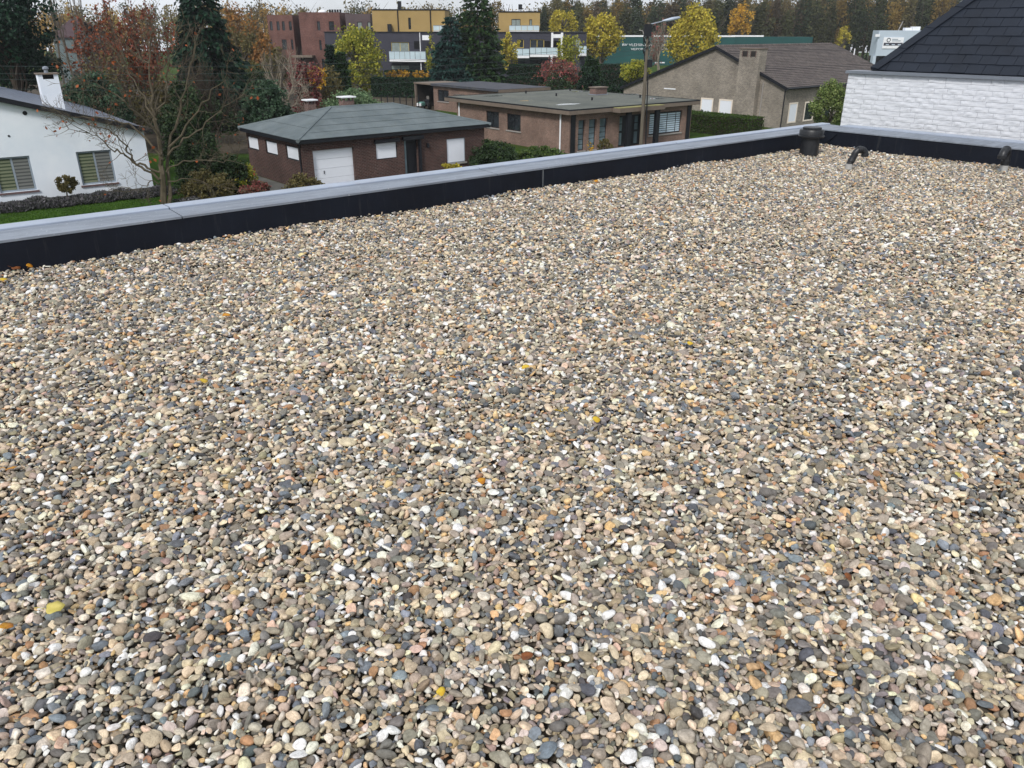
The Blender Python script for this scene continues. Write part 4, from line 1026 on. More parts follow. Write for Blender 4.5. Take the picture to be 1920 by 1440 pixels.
# ================================================================== far buildings (fronts face the street, parallel to the picture)
def far_rect(Y, x0, y0, x1, y1):
    a, b = atY(x0, y0, Y), atY(x1, y1, Y)
    return a[0], b[0], b[2] - G, a[2] - G           # x0,x1,z0,z1 above ground
class Far:
    """helper for an axis-aligned building whose front stands at distance Y"""
    def __init__(s, name, label, Y, px_left, cat='apartment building'):
        s.Y = Y; s.x = atY(px_left, 100, Y)[0]
        s.t = thing(name, label, cat, (s.x, Y, G))
    def r(s, x0, y0, x1, y1, off=0.0):
        a, b, c, d = far_rect(s.Y + off, x0, y0, x1, y1)
        return a - s.x, b - s.x, c, d
    def block(s, name, mat, rect, depth, z0=0.0, holes=(), off=0.0, par=None):
        a, b, c, d = rect
        hs = [(max(h[0] - a, 0.05), min(h[1] - a, b - a - 0.05), max(h[2], z0 + 0.01), min(h[3], d - 0.05)) for h in holes]
        m = wall(MB(), (a, off, 0), (1, 0, 0), (0, 1, 0), b - a, z0, d, hs, 0.25)
        m.poly([(a, off, z0), (a, off + depth, z0), (a, off + depth, d), (a, off, d)]).poly([(b, off, z0), (b, off + depth, z0), (b, off + depth, d), (b, off, d)])
        m.poly([(a, off + depth, z0), (b, off + depth, z0), (b, off + depth, d), (a, off + depth, d)]).poly([(a, off, d), (b, off, d), (b, off + depth, d), (a, off + depth, d)])
        return m.build(name, mat, par or s.t)
    def win(s, h, fm, pm, off=0.0, mull=(), sill=None, rec=0.12, fw_=0.08):
        return window(s.t, Side((0, off, 0), (1, 0, 0), (0, 1, 0)), *h, fm, pm, rec, fw_, mull=mull, sill=sill)
M_RBRICK = MBRICK('red_brick', S(112, 74, 66), S(92, 60, 56), S(112, 90, 84))
M_YEL = M('ochre_panel', S(158, 134, 86), 0.8, 0.08, 0.5)
M_DGREY = M('anthracite_render', S(58, 58, 68), 0.8, 0.12, 0.5)
M_DBROWN = M('umber_render', S(86, 74, 76), 0.8, 0.12, 0.5)
M_YFRAME = M('yellow_window_frame', S(196, 172, 84), 0.6, 0.06)
M_CURT = M('curtained_glass', S(128, 138, 134), 0.2, 0.2, 2, spec=0.6)
M_BGLASS = M('frosted_balcony_glass', S(186, 204, 212), 0.25, 0.08, 0.8, spec=0.5)

rb = Far('brick_apartments', 'three storey red brick apartment block left of the ochre one', 150, 500)
def rects(f, lst): return [f.r(*q) for q in lst]
rw = rects(rb, [(505, 40, 512, 57), (518, 40, 525, 57), (528, 40, 535, 57), (541, 40, 548, 57), (528, 74, 539, 93), (545, 74, 551, 93), (505, 74, 512, 93)])
rb.block('wing_wall', M_RBRICK, rb.r(500, 28, 560, 150), 9, holes=rw)
for h in rw: rb.win(h, M_BLACK, M_GLASS)
rw = rects(rb, [(595, 40, 602, 57), (617, 40, 628, 57), (599, 75, 605, 94), (604, 110, 610, 128), (566, 108, 574, 126)])
rb.block('main_wall', M_RBRICK, rb.r(560.3, 23, 647, 150), 11, holes=rw, off=-0.4)
for h in rw: rb.win(h, M_BLACK, M_GLASS, off=-0.4)
rw = rects(rb, [(670, 41, 680, 58), (689, 41, 697, 58)])
rb.block('umber_wall', M_DBROWN, rb.r(647.4, 26, 702, 150), 10, holes=rw, off=-0.2)
for h in rw: rb.win(h, M_BLACK, M_CURT, off=-0.2)
a, b, c, d = rb.r(553, 103, 592, 107); MB().box(a, b, -2.6, -0.41, c, d).build('porch_roof', M_FASC, rb.t)
a, b, c, d = rb.r(582, 106, 590, 150); MB().box(a, b, -2.4, -2.0, 0, c + 2.9).build('porch_post', M_FASC, rb.t)
for i in range(5):
    x = rb.r(610 + 5 * i, 24, 612, 30)[0]; z = rb.r(610, 23, 612, 30)[3]
    MB().box(x, x + 0.3, 3, 3.3, z, z + 0.5).build('roof_vent', M_BLACK, rb.t)
a, b, c, d = rb.r(588, 20, 604, 23); z = d - 0.28
MB().lathe([(0.8, z), (0.75, z + 0.25), (0.4, z + 0.45), (0.05, z + 0.5)], (a + b) / 2, 3.4, 14).build('roof_dome', M_WHITE, rb.t, True)

ap = Far('ochre_apartments', 'apartment block with ochre top storey, anthracite lower floors and glass balconies', 140, 608)
# lower anthracite floors
lower = ap.r(608, 61, 1097, 152)
lh = rects(ap, [(733, 79, 768, 112), (733, 122, 768, 131)]) + rects(ap, [(970, 74, 982, 90), (994, 74, 1020, 92), (1079, 73, 1088, 90), (975, 112, 984, 122), (994, 110, 1016, 122)])
lh = [(a, b, c, d) for a, b, c, d in lh]
ap.block('lower_wall', M_DGREY, lower, 12, holes=lh)
for i, h in enumerate(lh): ap.win(h, M_YFRAME if i not in (1, 5, 6) else M_BLACK, M_CURT if i < 2 or i in (4,) else M_GLASS, mull=((h[0] + h[1]) / 2,) if h[1] - h[0] > 1.5 else ())
a, b, c, d = lower
MB().box(a - 0.1, b + 0.1, -0.12, 12.1, d + 0.003, d + 0.15).build('roof_edge', M_BLACK, ap.t)
# recess shade put on as near-black panels, and pillars
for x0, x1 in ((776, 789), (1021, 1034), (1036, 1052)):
    a, b, c, d = ap.r(x0, 77, x1, 92); MB().box(a, b, -0.03, -0.003, c, d).build('recess_shade_panel', M_HOLE, ap.t)
for x0, x1 in ((789, 791.5), (1033, 1035), (1051, 1053)):
    a, b, c, d = ap.r(x0, 61, x1, 150); MB().box(a, b, -1.3, -1.1, 0, d - 0.02).build('pillar', M_WHITE, ap.t)
for x0, x1, y0, y1 in ((793, 806, 66, 75), (1036, 1052, 64, 71)):
    a, b, c, d = ap.r(x0, y0, x1, y1); MB().box(a, b, -1.28, -1.14, c, d).build('white_panel', M_WHITE, ap.t)
# ochre top storey
up1 = ap.r(697, 19, 835, 60, 1.5); uh = rects(ap, [(763, 33, 769, 55)])
ap.block('ochre_wall', M_YEL, (up1[0], up1[1], 0, up1[3]), 9, z0=d * 0 + lower[3] + 0.155, holes=uh, off=1.5)
for h in uh: ap.win(h, M_BLACK, M_GLASS, off=1.5)
MB().box(up1[0] - 0.1, up1[1] + 0.1, 1.4, 10.6, up1[3] + 0.003, up1[3] + 0.16).build('roof_edge', M_BLACK, ap.t)
for x in (743, 805):
    q = ap.r(x, 20, x + 1.5, 60)[0]; MB().tube([(q, 1.4, lower[3] + 0.16), (q, 1.4, up1[3])], 0.09, 6).build('downpipe', M_BLACK, ap.t)
a, b, c, d = ap.r(725, 45, 733, 60); MB().box(a, b, 0.6, 1.3, lower[3] + 0.16, d).build('roof_cabinet', M_BLACK, ap.t)
for x0, y0 in ((745, 2), (972, 8)):
    a, b, c, d = ap.r(x0, y0, x0 + 7, 20, 3); MB().box(a, b, 3.0, 3.9, up1[3] + 0.165, d).build('chimney', M_BLACK, ap.t)
up2 = ap.r(935, 23, 1012, 60, 1.5); uh = rects(ap, [(959, 35.5, 976, 54), (993, 36, 998, 52)])
ap.block('ochre_wall', M_YEL, (up2[0], up2[1], 0, up2[3]), 9, z0=lower[3] + 0.155, holes=uh, off=1.5)
for h in uh: ap.win(h, M_BLACK, M_CURT, off=1.5, mull=((h[0] + h[1]) / 2,) if h[1] - h[0] > 1.2 else ())
MB().box(up2[0] - 0.1, up2[1] + 0.1, 1.4, 10.6, up2[3] + 0.003, up2[3] + 0.16).build('roof_edge', M_BLACK, ap.t)
def balcony(rect, n, depth, slab=0.35, y0=-0.003):
    a, b, c, d = rect
    bal = MB().box(a, b, y0 - depth, y0, c - slab, c).build('balcony', M_WHITE, ap.t)
    for i in range(n):
        p0, p1 = a + (b - a) * i / n, a + (b - a) * (i + 1) / n
        MB().box(p0 + 0.03, p1 - 0.03, y0 - depth, y0 - depth + 0.03, c + 0.06, d).build('glass_panel', M_BGLASS, bal)
    for x in (a, b - 0.03): MB().box(x, x + 0.03, y0 - depth + 0.04, y0, c + 0.06, d).build('glass_panel', M_BGLASS, bal)
    MB().tube([(a, y0 - depth - 0.02, d + 0.02), (b, y0 - depth - 0.02, d + 0.02)], 0.03, 6).build('rail', M_ALU, bal)
balcony(ap.r(732, 96, 800, 111), 7, 1.6); balcony(ap.r(955, 91, 992, 104), 3, 1.6); balcony(ap.r(993.5, 89, 1045, 102), 5, 1.4); balcony(ap.r(1084, 86, 1098, 100), 1, 1.6)
balcony((ap.r(955, 49, 1011, 60)[0], ap.r(955, 49, 1011, 60)[1], lower[3] + 0.3, ap.r(955, 48, 1011, 60)[3]), 5, 1.2, 0.1, 1.49)
balcony((ap.r(812, 49, 835, 60)[0], ap.r(812, 49, 835, 60)[1], lower[3] + 0.3, ap.r(812, 48, 835, 60)[3]), 2, 1.2, 0.1, 1.49)

# green company hall with white lettering
gh = Far('green_hall', 'long dark green company hall with white lettering behind the street lamp', 205, 1118, 'warehouse')
M_GREEN = NT('dark_green_cladding'); _v = M_GREEN.coords(); _w = M_GREEN.add('ShaderNodeTexWave'); _w.bands_direction = 'X'; _w.inputs['Scale'].default_value = 1.5; M_GREEN.link(_v, _w.inputs['Vector']); M_GREEN.bump(_w.outputs['Fac'], 0.3, 0.05)
_c = M_GREEN.ramp(M_GREEN.noise(_v, 0.2, 4), [(0.3, S(10, 62, 62)), (0.7, S(18, 76, 74))]); M_GREEN = M_GREEN.done(_c, 0.5, 0.4)
r_ = gh.r(1118, 69, 1372, 128); gh.block('wall', M_GREEN, r_, 10)
MB().box(r_[0], r_[1], -0.1, 0.3, r_[3] + 0.003, r_[3] + 0.35).build('white_eave', M_WHITE, gh.t)
r2_ = gh.r(1372.5, 69, 1516, 128, 4); gh.block('rear_wing', M_GREEN, (r2_[0], r2_[1], 0, r2_[3]), 6, off=4)
MB().box(r2_[0], r2_[1] - 12, 3.9, 4.3, r2_[3] + 0.003, r2_[3] + 0.35).build('white_eave', M_WHITE, gh.t)
def lettering(s, x0, x1, yt, yb):
    a, b, c, d = gh.r(x0, yt, x1, yb)
    cu = bpy.data.curves.new('lettering', 'FONT'); cu.body = s; cu.size = (d - c) * 1.38; cu.extrude = 0.04; cu.align_x = 'LEFT'
    tmp = bpy.data.objects.new('lettering_curve', cu); COL.objects.link(tmp)
    bpy.context.view_layer.update()
    me = bpy.data.meshes.new_from_object(tmp.evaluated_get(bpy.context.evaluated_depsgraph_get()))
    w_ = tmp.dimensions.x
    bpy.data.objects.remove(tmp, do_unlink=True)
    me.materials.clear(); me.materials.append(M_WHITE)
    o = bpy.data.objects.new('lettering', me); COL.objects.link(o); o.parent = gh.t
    o.location = (a, -0.06, c); o.rotation_euler = (R(90), 0, 0); o.scale = ((b - a) / max(w_, 0.01), 1, 1)
lettering('BV VLEMINX A TORLOU', 1166.5, 1258, 81.5, 86.5); lettering('WEG', 1231, 1247, 74.5, 78); lettering('VEZORG', 1183, 1211, 90, 94); lettering('VE', 1238, 1253, 90, 94)
for x in (1228, 1238): 
    a, b, c, d = gh.r(x, 116.5, x + 8, 118.5); MB().box(a, b, -0.15, -0.02, c, d).build('white_sign', M_WHITE, gh.t)

# grey company building with a sign board
gy = Far('grey_office', 'pale grey box building with framed sign board behind the slate roof', 150, 1643, 'office building')
M_PGREY = M('pale_grey_cladding', S(176, 188, 200), 0.6, 0.05, 0.3)
r_ = gy.r(1649, 57, 1760, 105); gy.block('upper_wall', M_PGREY, r_, 2.6, z0=r_[2])
r3 = gy.r(1645, 105, 1760, 116); MB().box(r_[0] + 1.2, r_[1], 0.8, 2.5, 0, r_[2] - 0.01).build('lower_wall', M_DGREY, gy.t)
MB().box(r_[0] - 0.3, r_[0] + 0.25, 0.0, 1.0, 0, r_[2] - 0.005).build('pillar', M_PGREY, gy.t)
a, b, c, d = gy.r(1657, 70, 1691, 91)
sb_ = MB().box(a, b, -0.12, -0.01, c, d).build('sign_board', M_WHITE, gy.t)
h = d - c
MB().box(a + 0.15, b - 0.1, -0.14, -0.122, c + 0.26 * h, c + 0.52 * h).build('dark_band', M_DGREY, sb_)
mm = MB(); xc, zc = a + 0.9, c + 0.76 * h
mm.tube([(xc + 0.3 * math.cos(w_), -0.13, zc + 0.3 * math.sin(w_)) for w_ in np.linspace(0, 6.28, 17)], 0.06, 5).build('emblem', M_DGREY, sb_)
for z_, x0, x1 in ((0.82, 1.5, 2.5), (0.68, 1.5, 3.0)): MB().box(a + x0, a + x1, -0.14, -0.122, c + z_ * h - 0.06, c + z_ * h + 0.08).build('small_print', M_GREYFRAME, sb_)
for k_ in range(3): MB().box(a + 0.5 + k_ * 1.05, a + 1.05 + k_ * 1.05, -0.16, -0.142, c + 0.3 * h, c + 0.40 * h).build('small_print', M_PGREY, sb_)
a, b, c, d = gy.r(1703, 52, 1715, 57); MB().box(a, b, 1, 2, r_[3], d).build('rooftop_unit', M_WHITE, gy.t); a, b, c, d = gy.r(1717, 51, 1730, 57); MB().box(a, b, 1, 2, r_[3], d + 0.1).build('rooftop_unit', M_WHITE, gy.t)
a, b, c, d = gy.r(1690, 40, 1692, 57); MB().tube([(a, 0.5, r_[3]), (a + 0.5, 0.5, d)], 0.09, 6).build('flagpole', M_SILL, gy.t)
a, b, c, d = gy.r(1643, 64, 1648, 69); MB().box(a - 0.2, b, -0.3, -0.02, c, d).build('wall_lamp', M_WHITE, gy.t)

# far house with a plum coloured roof
ph = Far('plum_roof_house', 'distant house with steep plum coloured roof behind bare trunks', 120, 96, 'house')
M_PLUM = M('plum_roof_tiles', S(70, 54, 58), 0.8, 0.15, 1)
a, b, c, d = ph.r(96, 68, 158, 100)
MB().box(a, b, 0.3, 9, 0, d).build('wall', M('dusky_render', S(96, 108, 110), 0.8, 0.1), ph.t)
za_, xa_ = ph.r(106, 36, 112, 60)[3], ph.r(112, 36, 114, 60)[0]
MB().prism([(a - 0.4, 0, d - 0.2), (b + 0.4, 0, d - 0.2), (b - 2.2, 4.5, za_), (a + 1.0, 4.5, za_)], (0, 0, 0.15)).build('roof', M_PLUM, ph.t)
MB().prism([(a - 0.4, 9.3, d - 0.2), (b + 0.4, 9.3, d - 0.2), (b - 2.2, 4.52, za_), (a + 1.0, 4.52, za_)], (0, 0, 0.15)).build('roof', M_PLUM, ph.t)
for x in (0.45, 0.7): MB().box(a + (b - a) * x, a + (b - a) * x + 0.9, 0.24, 0.295, 1.0, 2.4).build('window', M_GLASS, ph.t)

# ================================================================== street lamp pole and wires
pp = at(1201, 279, G)
po = thing('utility_pole', 'tall weathered timber pole carrying cables and a curved street lamp', 'street lamp', (pp[0], pp[1], G))
M_POLE = NT('weathered_timber'); _v = M_POLE.coords(); _m = M_POLE.add('ShaderNodeMapping'); _m.inputs['Scale'].default_value = (8, 8, 0.6); M_POLE.link(_v, _m.inputs[0])
M_POLE = M_POLE.done(M_POLE.ramp(M_POLE.noise(_m.outputs[0], 2, 5, 0.7), [(0.3, S(82, 76, 68)), (0.7, S(116, 108, 96))]), 0.9, 0.2)
ptop = atY(1216.5, 42, pp[1]) - pp
PT = np.array([ptop[0], 0, ptop[2]])
MB().tube([(0, 0, 0), PT * 0.5, PT], [0.14, 0.125, 0.11], 12).build('pole', M_POLE, po, True)
MB().tube([(0.35, -0.1, 0), PT * 0.45 + [0.21, -0.12, 0], PT * 0.62 + [0.16, -0.1, 0]], 0.045, 6).build('cable', M_BLACK, po)
qp = np.random.default_rng(3)
for i in range(9):
    z0, z1 = PT[2] - qp.uniform(0.05, 2.2), PT[2] - qp.uniform(0.05, 2.6)
    w0, w1 = qp.uniform(0, 6.28, 2)
    MB().tube([PT * (z0 / PT[2]) + [0.22 * math.cos(w0), 0.22 * math.sin(w0), 0], PT * ((z0 + z1) / 2 / PT[2]) + [0.30 * math.cos(w0 + .5), 0.3 * math.sin(w0 + .5), 0], PT * (z1 / PT[2]) + [0.22 * math.cos(w1), 0.22 * math.sin(w1), 0]], 0.035, 5).build('cable', M_BLACK, po)
MB().box(PT[0] - 0.32, PT[0] + 0.2, -0.25, -0.16, PT[2] - 0.9, PT[2] - 0.1).build('junction_box', M_BLACK, po)
MB().box(0.05 + PT[0] * .6, 0.4 + PT[0] * .6, -0.25, 0.05, PT[2] * 0.66, PT[2] * 0.72).build('fuse_box', M_BLACK, po)
l0, l1, l2 = (atY(px, py, pp[1]) - pp for px, py in ((1222, 45), (1250, 38), (1276, 32.5)))
for v in (l0, l1, l2): v[1] = 0
MB().tube([PT - [0, 0, 0.25], l0, l1], [0.05, 0.045, 0.04], 8).build('lamp_arm', M_ALU, po, True)
MB().tube([l1 - [0.3, 0, 0.03], l1, l1 * 0.6 + l2 * 0.4, l2 * 0.9 + l1 * 0.1, l2], [0.04, 0.1, 0.13, 0.09, 0.02], 10).build('lamp_head', M_ALU2, po, True)
cl = atY(1205, 58, pp[1]) - pp; cl[1] = 0
MB().tube([PT * 0.86 + [-0.1, 0, 0], cl * [1, 1, 1], cl + [-0.25, 0, 0.05]], 0.035, 6).build('hook', M_SILL, po)
for i, (py0, pym, py1, lab) in enumerate(((82, 118, 123, 'topmost'), (92, 131, 137, 'second highest'), (100, 144, 147, 'third highest'), (112, 160, 165, 'lowest'))):
    A0 = atY(1213, py0, pp[1]); E0 = atY(-60, py1, 46.0)
    mid = (A0 + E0) / 2; zm = atY(610, pym, mid[1])[2]; sag = mid[2] - zm
    path = [A0 + (E0 - A0) * s - np.array([0, 0, 4 * sag * s * (1 - s)]) for s in np.linspace(0, 1, 28)]
    o = MB().tube([p_ - A0 for p_ in path], 0.011, 5).build('overhead_wire', M('wire_%d' % i, S(46, 58, 56), 0.5, 0.05)); o.location = tuple(A0)
    tag(o, '%s of the four overhead wires running left from the timber pole' % lab, 'wire', 'overhead wires')

# ================================================================== vegetation
BARK = M('grey_bark', S(92, 84, 74), 0.95, 0.25, 6, 0.4, 30); BARKD = M('dark_bark', S(62, 54, 46), 0.95, 0.25, 6, 0.4, 30); BARKO = M('olive_bark', S(84, 76, 62), 0.95, 0.25, 6, 0.4, 30); BARKP = M('pale_bark', S(140, 130, 116), 0.9, 0.25, 6)
FD = lambda r, g, b: S(r, g, b, 0.88)
L_DARK = MLEAF('dark_conifer_needles', [FD(18, 40, 32), FD(26, 56, 40), FD(38, 70, 48)])
L_BLUE = MLEAF('blue_green_needles', [FD(20, 48, 46), FD(34, 68, 62), FD(48, 84, 74)])
L_CYP = MLEAF('cypress_green', [FD(24, 52, 22), FD(40, 70, 30), FD(62, 88, 40)])
L_RHO = MLEAF('rhododendron_green', [FD(42, 66, 48), FD(60, 86, 62), FD(86, 110, 84)])
L_SAGE = MLEAF('sage_green_leaves', [FD(70, 96, 64), FD(100, 126, 88), FD(132, 152, 112)])
L_GRN = MLEAF('mid_green_leaves', [FD(52, 74, 34), FD(74, 98, 44), FD(104, 120, 62)])
L_DGRN = MLEAF('deep_green_leaves', [FD(30, 48, 26), FD(46, 66, 36), FD(66, 84, 50)])
L_YEL = MLEAF('yellow_autumn_leaves', [FD(150, 146, 50), FD(186, 172, 58), FD(206, 188, 76), FD(156, 140, 56)])
L_YG = MLEAF('yellow_green_leaves', [FD(110, 124, 40), FD(150, 152, 52), FD(184, 176, 66)])
L_ORG = MLEAF('orange_brown_leaves', [FD(140, 96, 50), FD(170, 120, 60), FD(130, 104, 60), FD(110, 84, 54)])
L_RED = MLEAF('rust_red_leaves', [FD(106, 54, 42), FD(140, 70, 48), FD(122, 80, 60), FD(156, 88, 56)])
L_PINK = MLEAF('plum_red_leaves', [FD(104, 50, 52), FD(132, 66, 66), FD(118, 84, 76)])
L_ROSE = MLEAF('rose_brown_leaves', [FD(130, 84, 76), FD(168, 84, 84), FD(120, 96, 78), FD(94, 84, 64)])
L_GOLD = MLEAF('golden_leaves', [FD(196, 150, 44), FD(222, 176, 60), FD(170, 130, 50)])
L_GREY = MLEAF('grey_lavender', [FD(100, 98, 102), FD(126, 122, 128), FD(84, 88, 80), FD(62, 64, 60)])
L_HEDGE = MLEAF('clipped_hedge_green', [FD(18, 42, 26), FD(28, 56, 34), FD(44, 72, 40)])
L_HEDGE2 = MLEAF('grass_green_hedge', [FD(34, 56, 16), FD(56, 80, 22), FD(74, 96, 30)])
L_FEA = MLEAF('feathery_light_green', [FD(84, 104, 50), FD(112, 130, 70), FD(140, 150, 90)])
L_RUST = MLEAF('rust_orange_leaves', [FD(150, 74, 40), FD(180, 100, 54), FD(130, 72, 48)])
L_OLIVE = MLEAF('olive_brown_leaves', [FD(92, 90, 50), FD(116, 104, 62), FD(84, 80, 52)])

def bbox_px(x0, y0, x1, y1, Y):
    xm = (x0 + x1) / 2
    T, B = atY(xm, y0, Y), atY(xm, y1, Y)
    ym = (y0 + y1) / 2
    l, r_ = atY(x0, ym, Y), atY(x1, ym, Y)
    return (l[0] + r_[0]) / 2, (r_[0] - l[0]) / 2, B[2] - G, T[2] - G      # centre x, half width, z bottom, z top (above ground)
def veg_root(name, label, cat, cx, Y, group=None):
    return thing(name, label, cat, (cx, Y, G), 0, group)
def crown_points(rng, rx, ry, z0, z1, nclump, per, spread, shape='round', shell=0.55):
    cz, rz = (z0 + z1) / 2, (z1 - z0) / 2
    d = unit(rng.normal(size=(nclump, 3))); rad = rng.uniform(shell, 1.0, nclump) ** 0.7
    c = d * rad[:, None]
    if shape == 'egg': c[:, :2] *= (1 - 0.35 * np.clip(c[:, 2:3], -0.3, 1))
    if shape == 'dome': c[:, 2] = np.abs(c[:, 2]) * 2 - 1
    c = c * np.array([rx, ry, rz]) + [0, 0, cz]
    k = np.repeat(np.arange(nclump), per)
    s_ = spread * rng.uniform(0.6, 1.3, nclump)[k][:, None] * np.array([rx, ry, rz])
    p = c[k] + np.clip(rng.normal(size=(len(k), 3)), -1.7, 1.7) * s_
    p[:, 2] = np.maximum(p[:, 2], 0.03)
    return c, p
def leafy(name, label, px, Y, mat, seed, nclump=40, per=90, leaf=0.14, bark=None, spread=0.17, shape='round', cat='tree', depth=None, shell=0.5, group=None, flat=0.4):
    """broadleaved tree or shrub: limbs reaching into clumps of leaves"""
    rng = np.random.default_rng(seed)
    cx, rx, z0, z1 = bbox_px(*px, Y)
    z0 = max(z0, 0.0)
    rt_ = veg_root(name, label, cat, cx, Y, group)
    ry = depth or rx
    c, p = crown_points(rng, rx, ry, z0, z1, nclump, per, spread, shape, shell)
    quads_mesh('crown', kites(p, leaf * rng.uniform(0.6, 1.35, len(p)), rng, 1.45, None, flat), mat, rt_)
    hT = z1 - z0
    segs = []; r0 = max(0.05, 0.028 * z1)
    t0 = np.array([0, 0, 0.0]); t1 = np.array([rng.normal(0, 0.1), rng.normal(0, 0.1), z0 + 0.35 * hT]); t2 = np.array([rng.normal(0, 0.2), 0, z0 + 0.8 * hT])
    for a, b, ra, rb_2 in ((t0, t1, r0, r0 * 0.75), (t1, t2, r0 * 0.75, r0 * 0.3)): segs.append((a, b, ra, rb_2))
    for q in c[:min(26, nclump)]:
        s_ = np.clip((q[2] - z0) / (hT + 1e-6) * 0.7, 0.02, 0.9); b0 = t0 + (t1 - t0) * min(1, s_ * 1.8) if s_ < 0.5 else t1 + (t2 - t1) * (s_ - 0.4)
        m_ = (b0 + q) / 2 + rng.normal(size=3) * 0.08 * rx
        segs.append((b0, m_, r0 * 0.32, r0 * 0.2)); segs.append((m_, q, r0 * 0.2, r0 * 0.06))
    quads_mesh('trunk' if cat == 'tree' else 'stems', prism_segs(segs, 6), bark or BARK, rt_)
    return rt_
def conifer(name, label, px, Y, mat, seed, tiers=26, per=17, leaf=0.3, droop=0.35, gap=0.0, top=0.04, power=0.85, group=None, dense=1.0):
    rng = np.random.default_rng(seed)
    cx, rx, z0, z1 = bbox_px(*px, Y); z0 = max(z0, 0.05)
    rt_ = veg_root(name, label, 'tree', cx, Y, group)
    P, A, S_ = [], [], []; segs = [((0, 0, 0), (0, 0, z1 * 0.97), 0.02 * z1 + 0.08, 0.03)]
    for i in range(tiers):
        f = (i + rng.uniform(-0.3, 0.3)) / tiers; z = z0 + (z1 - z0) * np.clip(f, 0, 0.99)
        R_ = rx * (top + (1 - top) * (1 - max(f, 0)) ** power) * rng.uniform(0.82, 1.12)
        nb_ = int(per * (0.55 + 0.6 * (1 - f)))
        for k in range(nb_):
            w = rng.uniform(0, 2 * math.pi); L_ = R_ * rng.uniform(0.72, 1.12); d = np.array([math.cos(w), math.sin(w), 0])
            e_ = d * L_ + np.array([0, 0, z - droop * L_ + 0.15 * L_]); m_ = d * L_ * 0.55 + np.array([0, 0, z + 0.02 * L_])
            s0 = np.array([0, 0, z])
            if rng.random() < 0.35: segs += [(s0, m_, 0.04, 0.025), (m_, e_, 0.025, 0.01)]
            n_ = int((6 + 9 * L_ / (rx + 1e-6)) * dense)
            t_ = np.sqrt(rng.uniform(0.06, 1, n_))[:, None]
            p = s0 * (1 - t_) ** 2 + 2 * m_ * t_ * (1 - t_) + e_ * t_ ** 2 + rng.normal(size=(n_, 3)) * 0.09 * (0.5 + L_ * 0.3)
            P.append(p); A.append(np.tile(d * 0.8 + [0, 0, -droop * 0.9], (n_, 1))); S_.append(np.full(n_, leaf * (0.5 + 0.5 * L_ / rx)))
    P = np.concatenate(P); A = np.concatenate(A); S_ = np.concatenate(S_)
    P[:, 2] = np.maximum(P[:, 2], 0.05)
    quads_mesh('crown', kites(P, S_, rng, 1.9, A, 1.2), mat, rt_)
    quads_mesh('trunk', prism_segs(segs, 6), BARKD, rt_)
    return rt_
def bare(name, label, base, Y, top_y, half_px, seed, bark, levels=5, stems=1, r0=0.16, lean=0.35, leaves=None, nleaf=0, kids=3, first=0.28, group=None, leafsize=0.12, upw=0.25):
    """leafless tree grown by forking"""
    rng = np.random.default_rng(seed)
    bx = atY(base[0], base[1], Y)[0]; H_ = atY(base[0], top_y, Y)[2] - G
    W_ = half_px * ((Y * math.cos(PITCH) + 5 * math.sin(PITCH)) / FPX)
    rt_ = veg_root(name, label, 'tree', bx, Y, group)
    segs, tips = [], []
    def grow(p, d, L_, r_, lv):
        n_ = 3; q = np.array(p)
        for i in range(n_):
            d = unit(d + rng.normal(size=3) * 0.13 + np.array([0, 0, upw * 0.12 * (1 if lv > 1 else 0)]))
            e_ = q + d * L_ / n_
            segs.append((q, e_, r_ * (1 - 0.28 * i / n_), r_ * (1 - 0.28 * (i + 1) / n_)))
            if lv < levels and (i > 0 or lv > 0):
                for _ in range(1 if lv < 2 else 2):
                    if rng.random() < 0.62:
                        s_ = unit(d + unit(rng.normal(size=3)) * 1.05)
                        grow(e_, s_, L_ * rng.uniform(0.42, 0.66), r_ * rng.uniform(0.3, 0.5), lv + 1 if lv < 2 else lv + 2)
            q = e_
        if lv >= levels: tips.append(q); return
        for k in range(kids if lv < 2 else 2):
            s_ = unit(d + unit(rng.normal(size=3)) * rng.uniform(0.45, 0.85))
            grow(q, s_, L_ * rng.uniform(0.6, 0.82), r_ * rng.uniform(0.48, 0.66), lv + 1)
    for k in range(stems):
        w = 2 * math.pi * k / stems + rng.uniform(0, 1)
        d = unit(np.array([math.cos(w) * lean, math.sin(w) * lean, 1.0])) if stems > 1 else np.array([0.02, 0, 1.0])
        grow(np.array([math.cos(w), math.sin(w), 0]) * (0.16 if stems > 1 else 0), d, H_ * first, r0, 0)
    A = np.array([s_[0] for s_ in segs]); B = np.array([s_[1] for s_ in segs])
    ext = np.quantile(np.abs(np.concatenate([A[:, :2], B[:, :2]])), 0.985); zt_ = np.quantile(B[:, 2], 0.997)
    k3 = np.array([W_ / ext, W_ / ext, H_ / zt_])
    segs = [(a * k3, b * k3, max(c, 0.006), max(d, 0.005)) for (a, b, c, d) in segs]
    segs = [s_ for s_ in segs if s_[0][2] > -0.05]
    quads_mesh('trunk_and_branches', prism_segs(segs, 4), bark, rt_)
    if leaves is not None and nleaf:
        pick = rng.choice(len(segs), nleaf)
        p = np.array([segs[i][1] for i in pick]) + rng.normal(size=(nleaf, 3)) * 0.08
        quads_mesh('crown', kites(p, leafsize * rng.uniform(0.6, 1.3, nleaf), rng, 1.4), leaves, rt_)
    return rt_
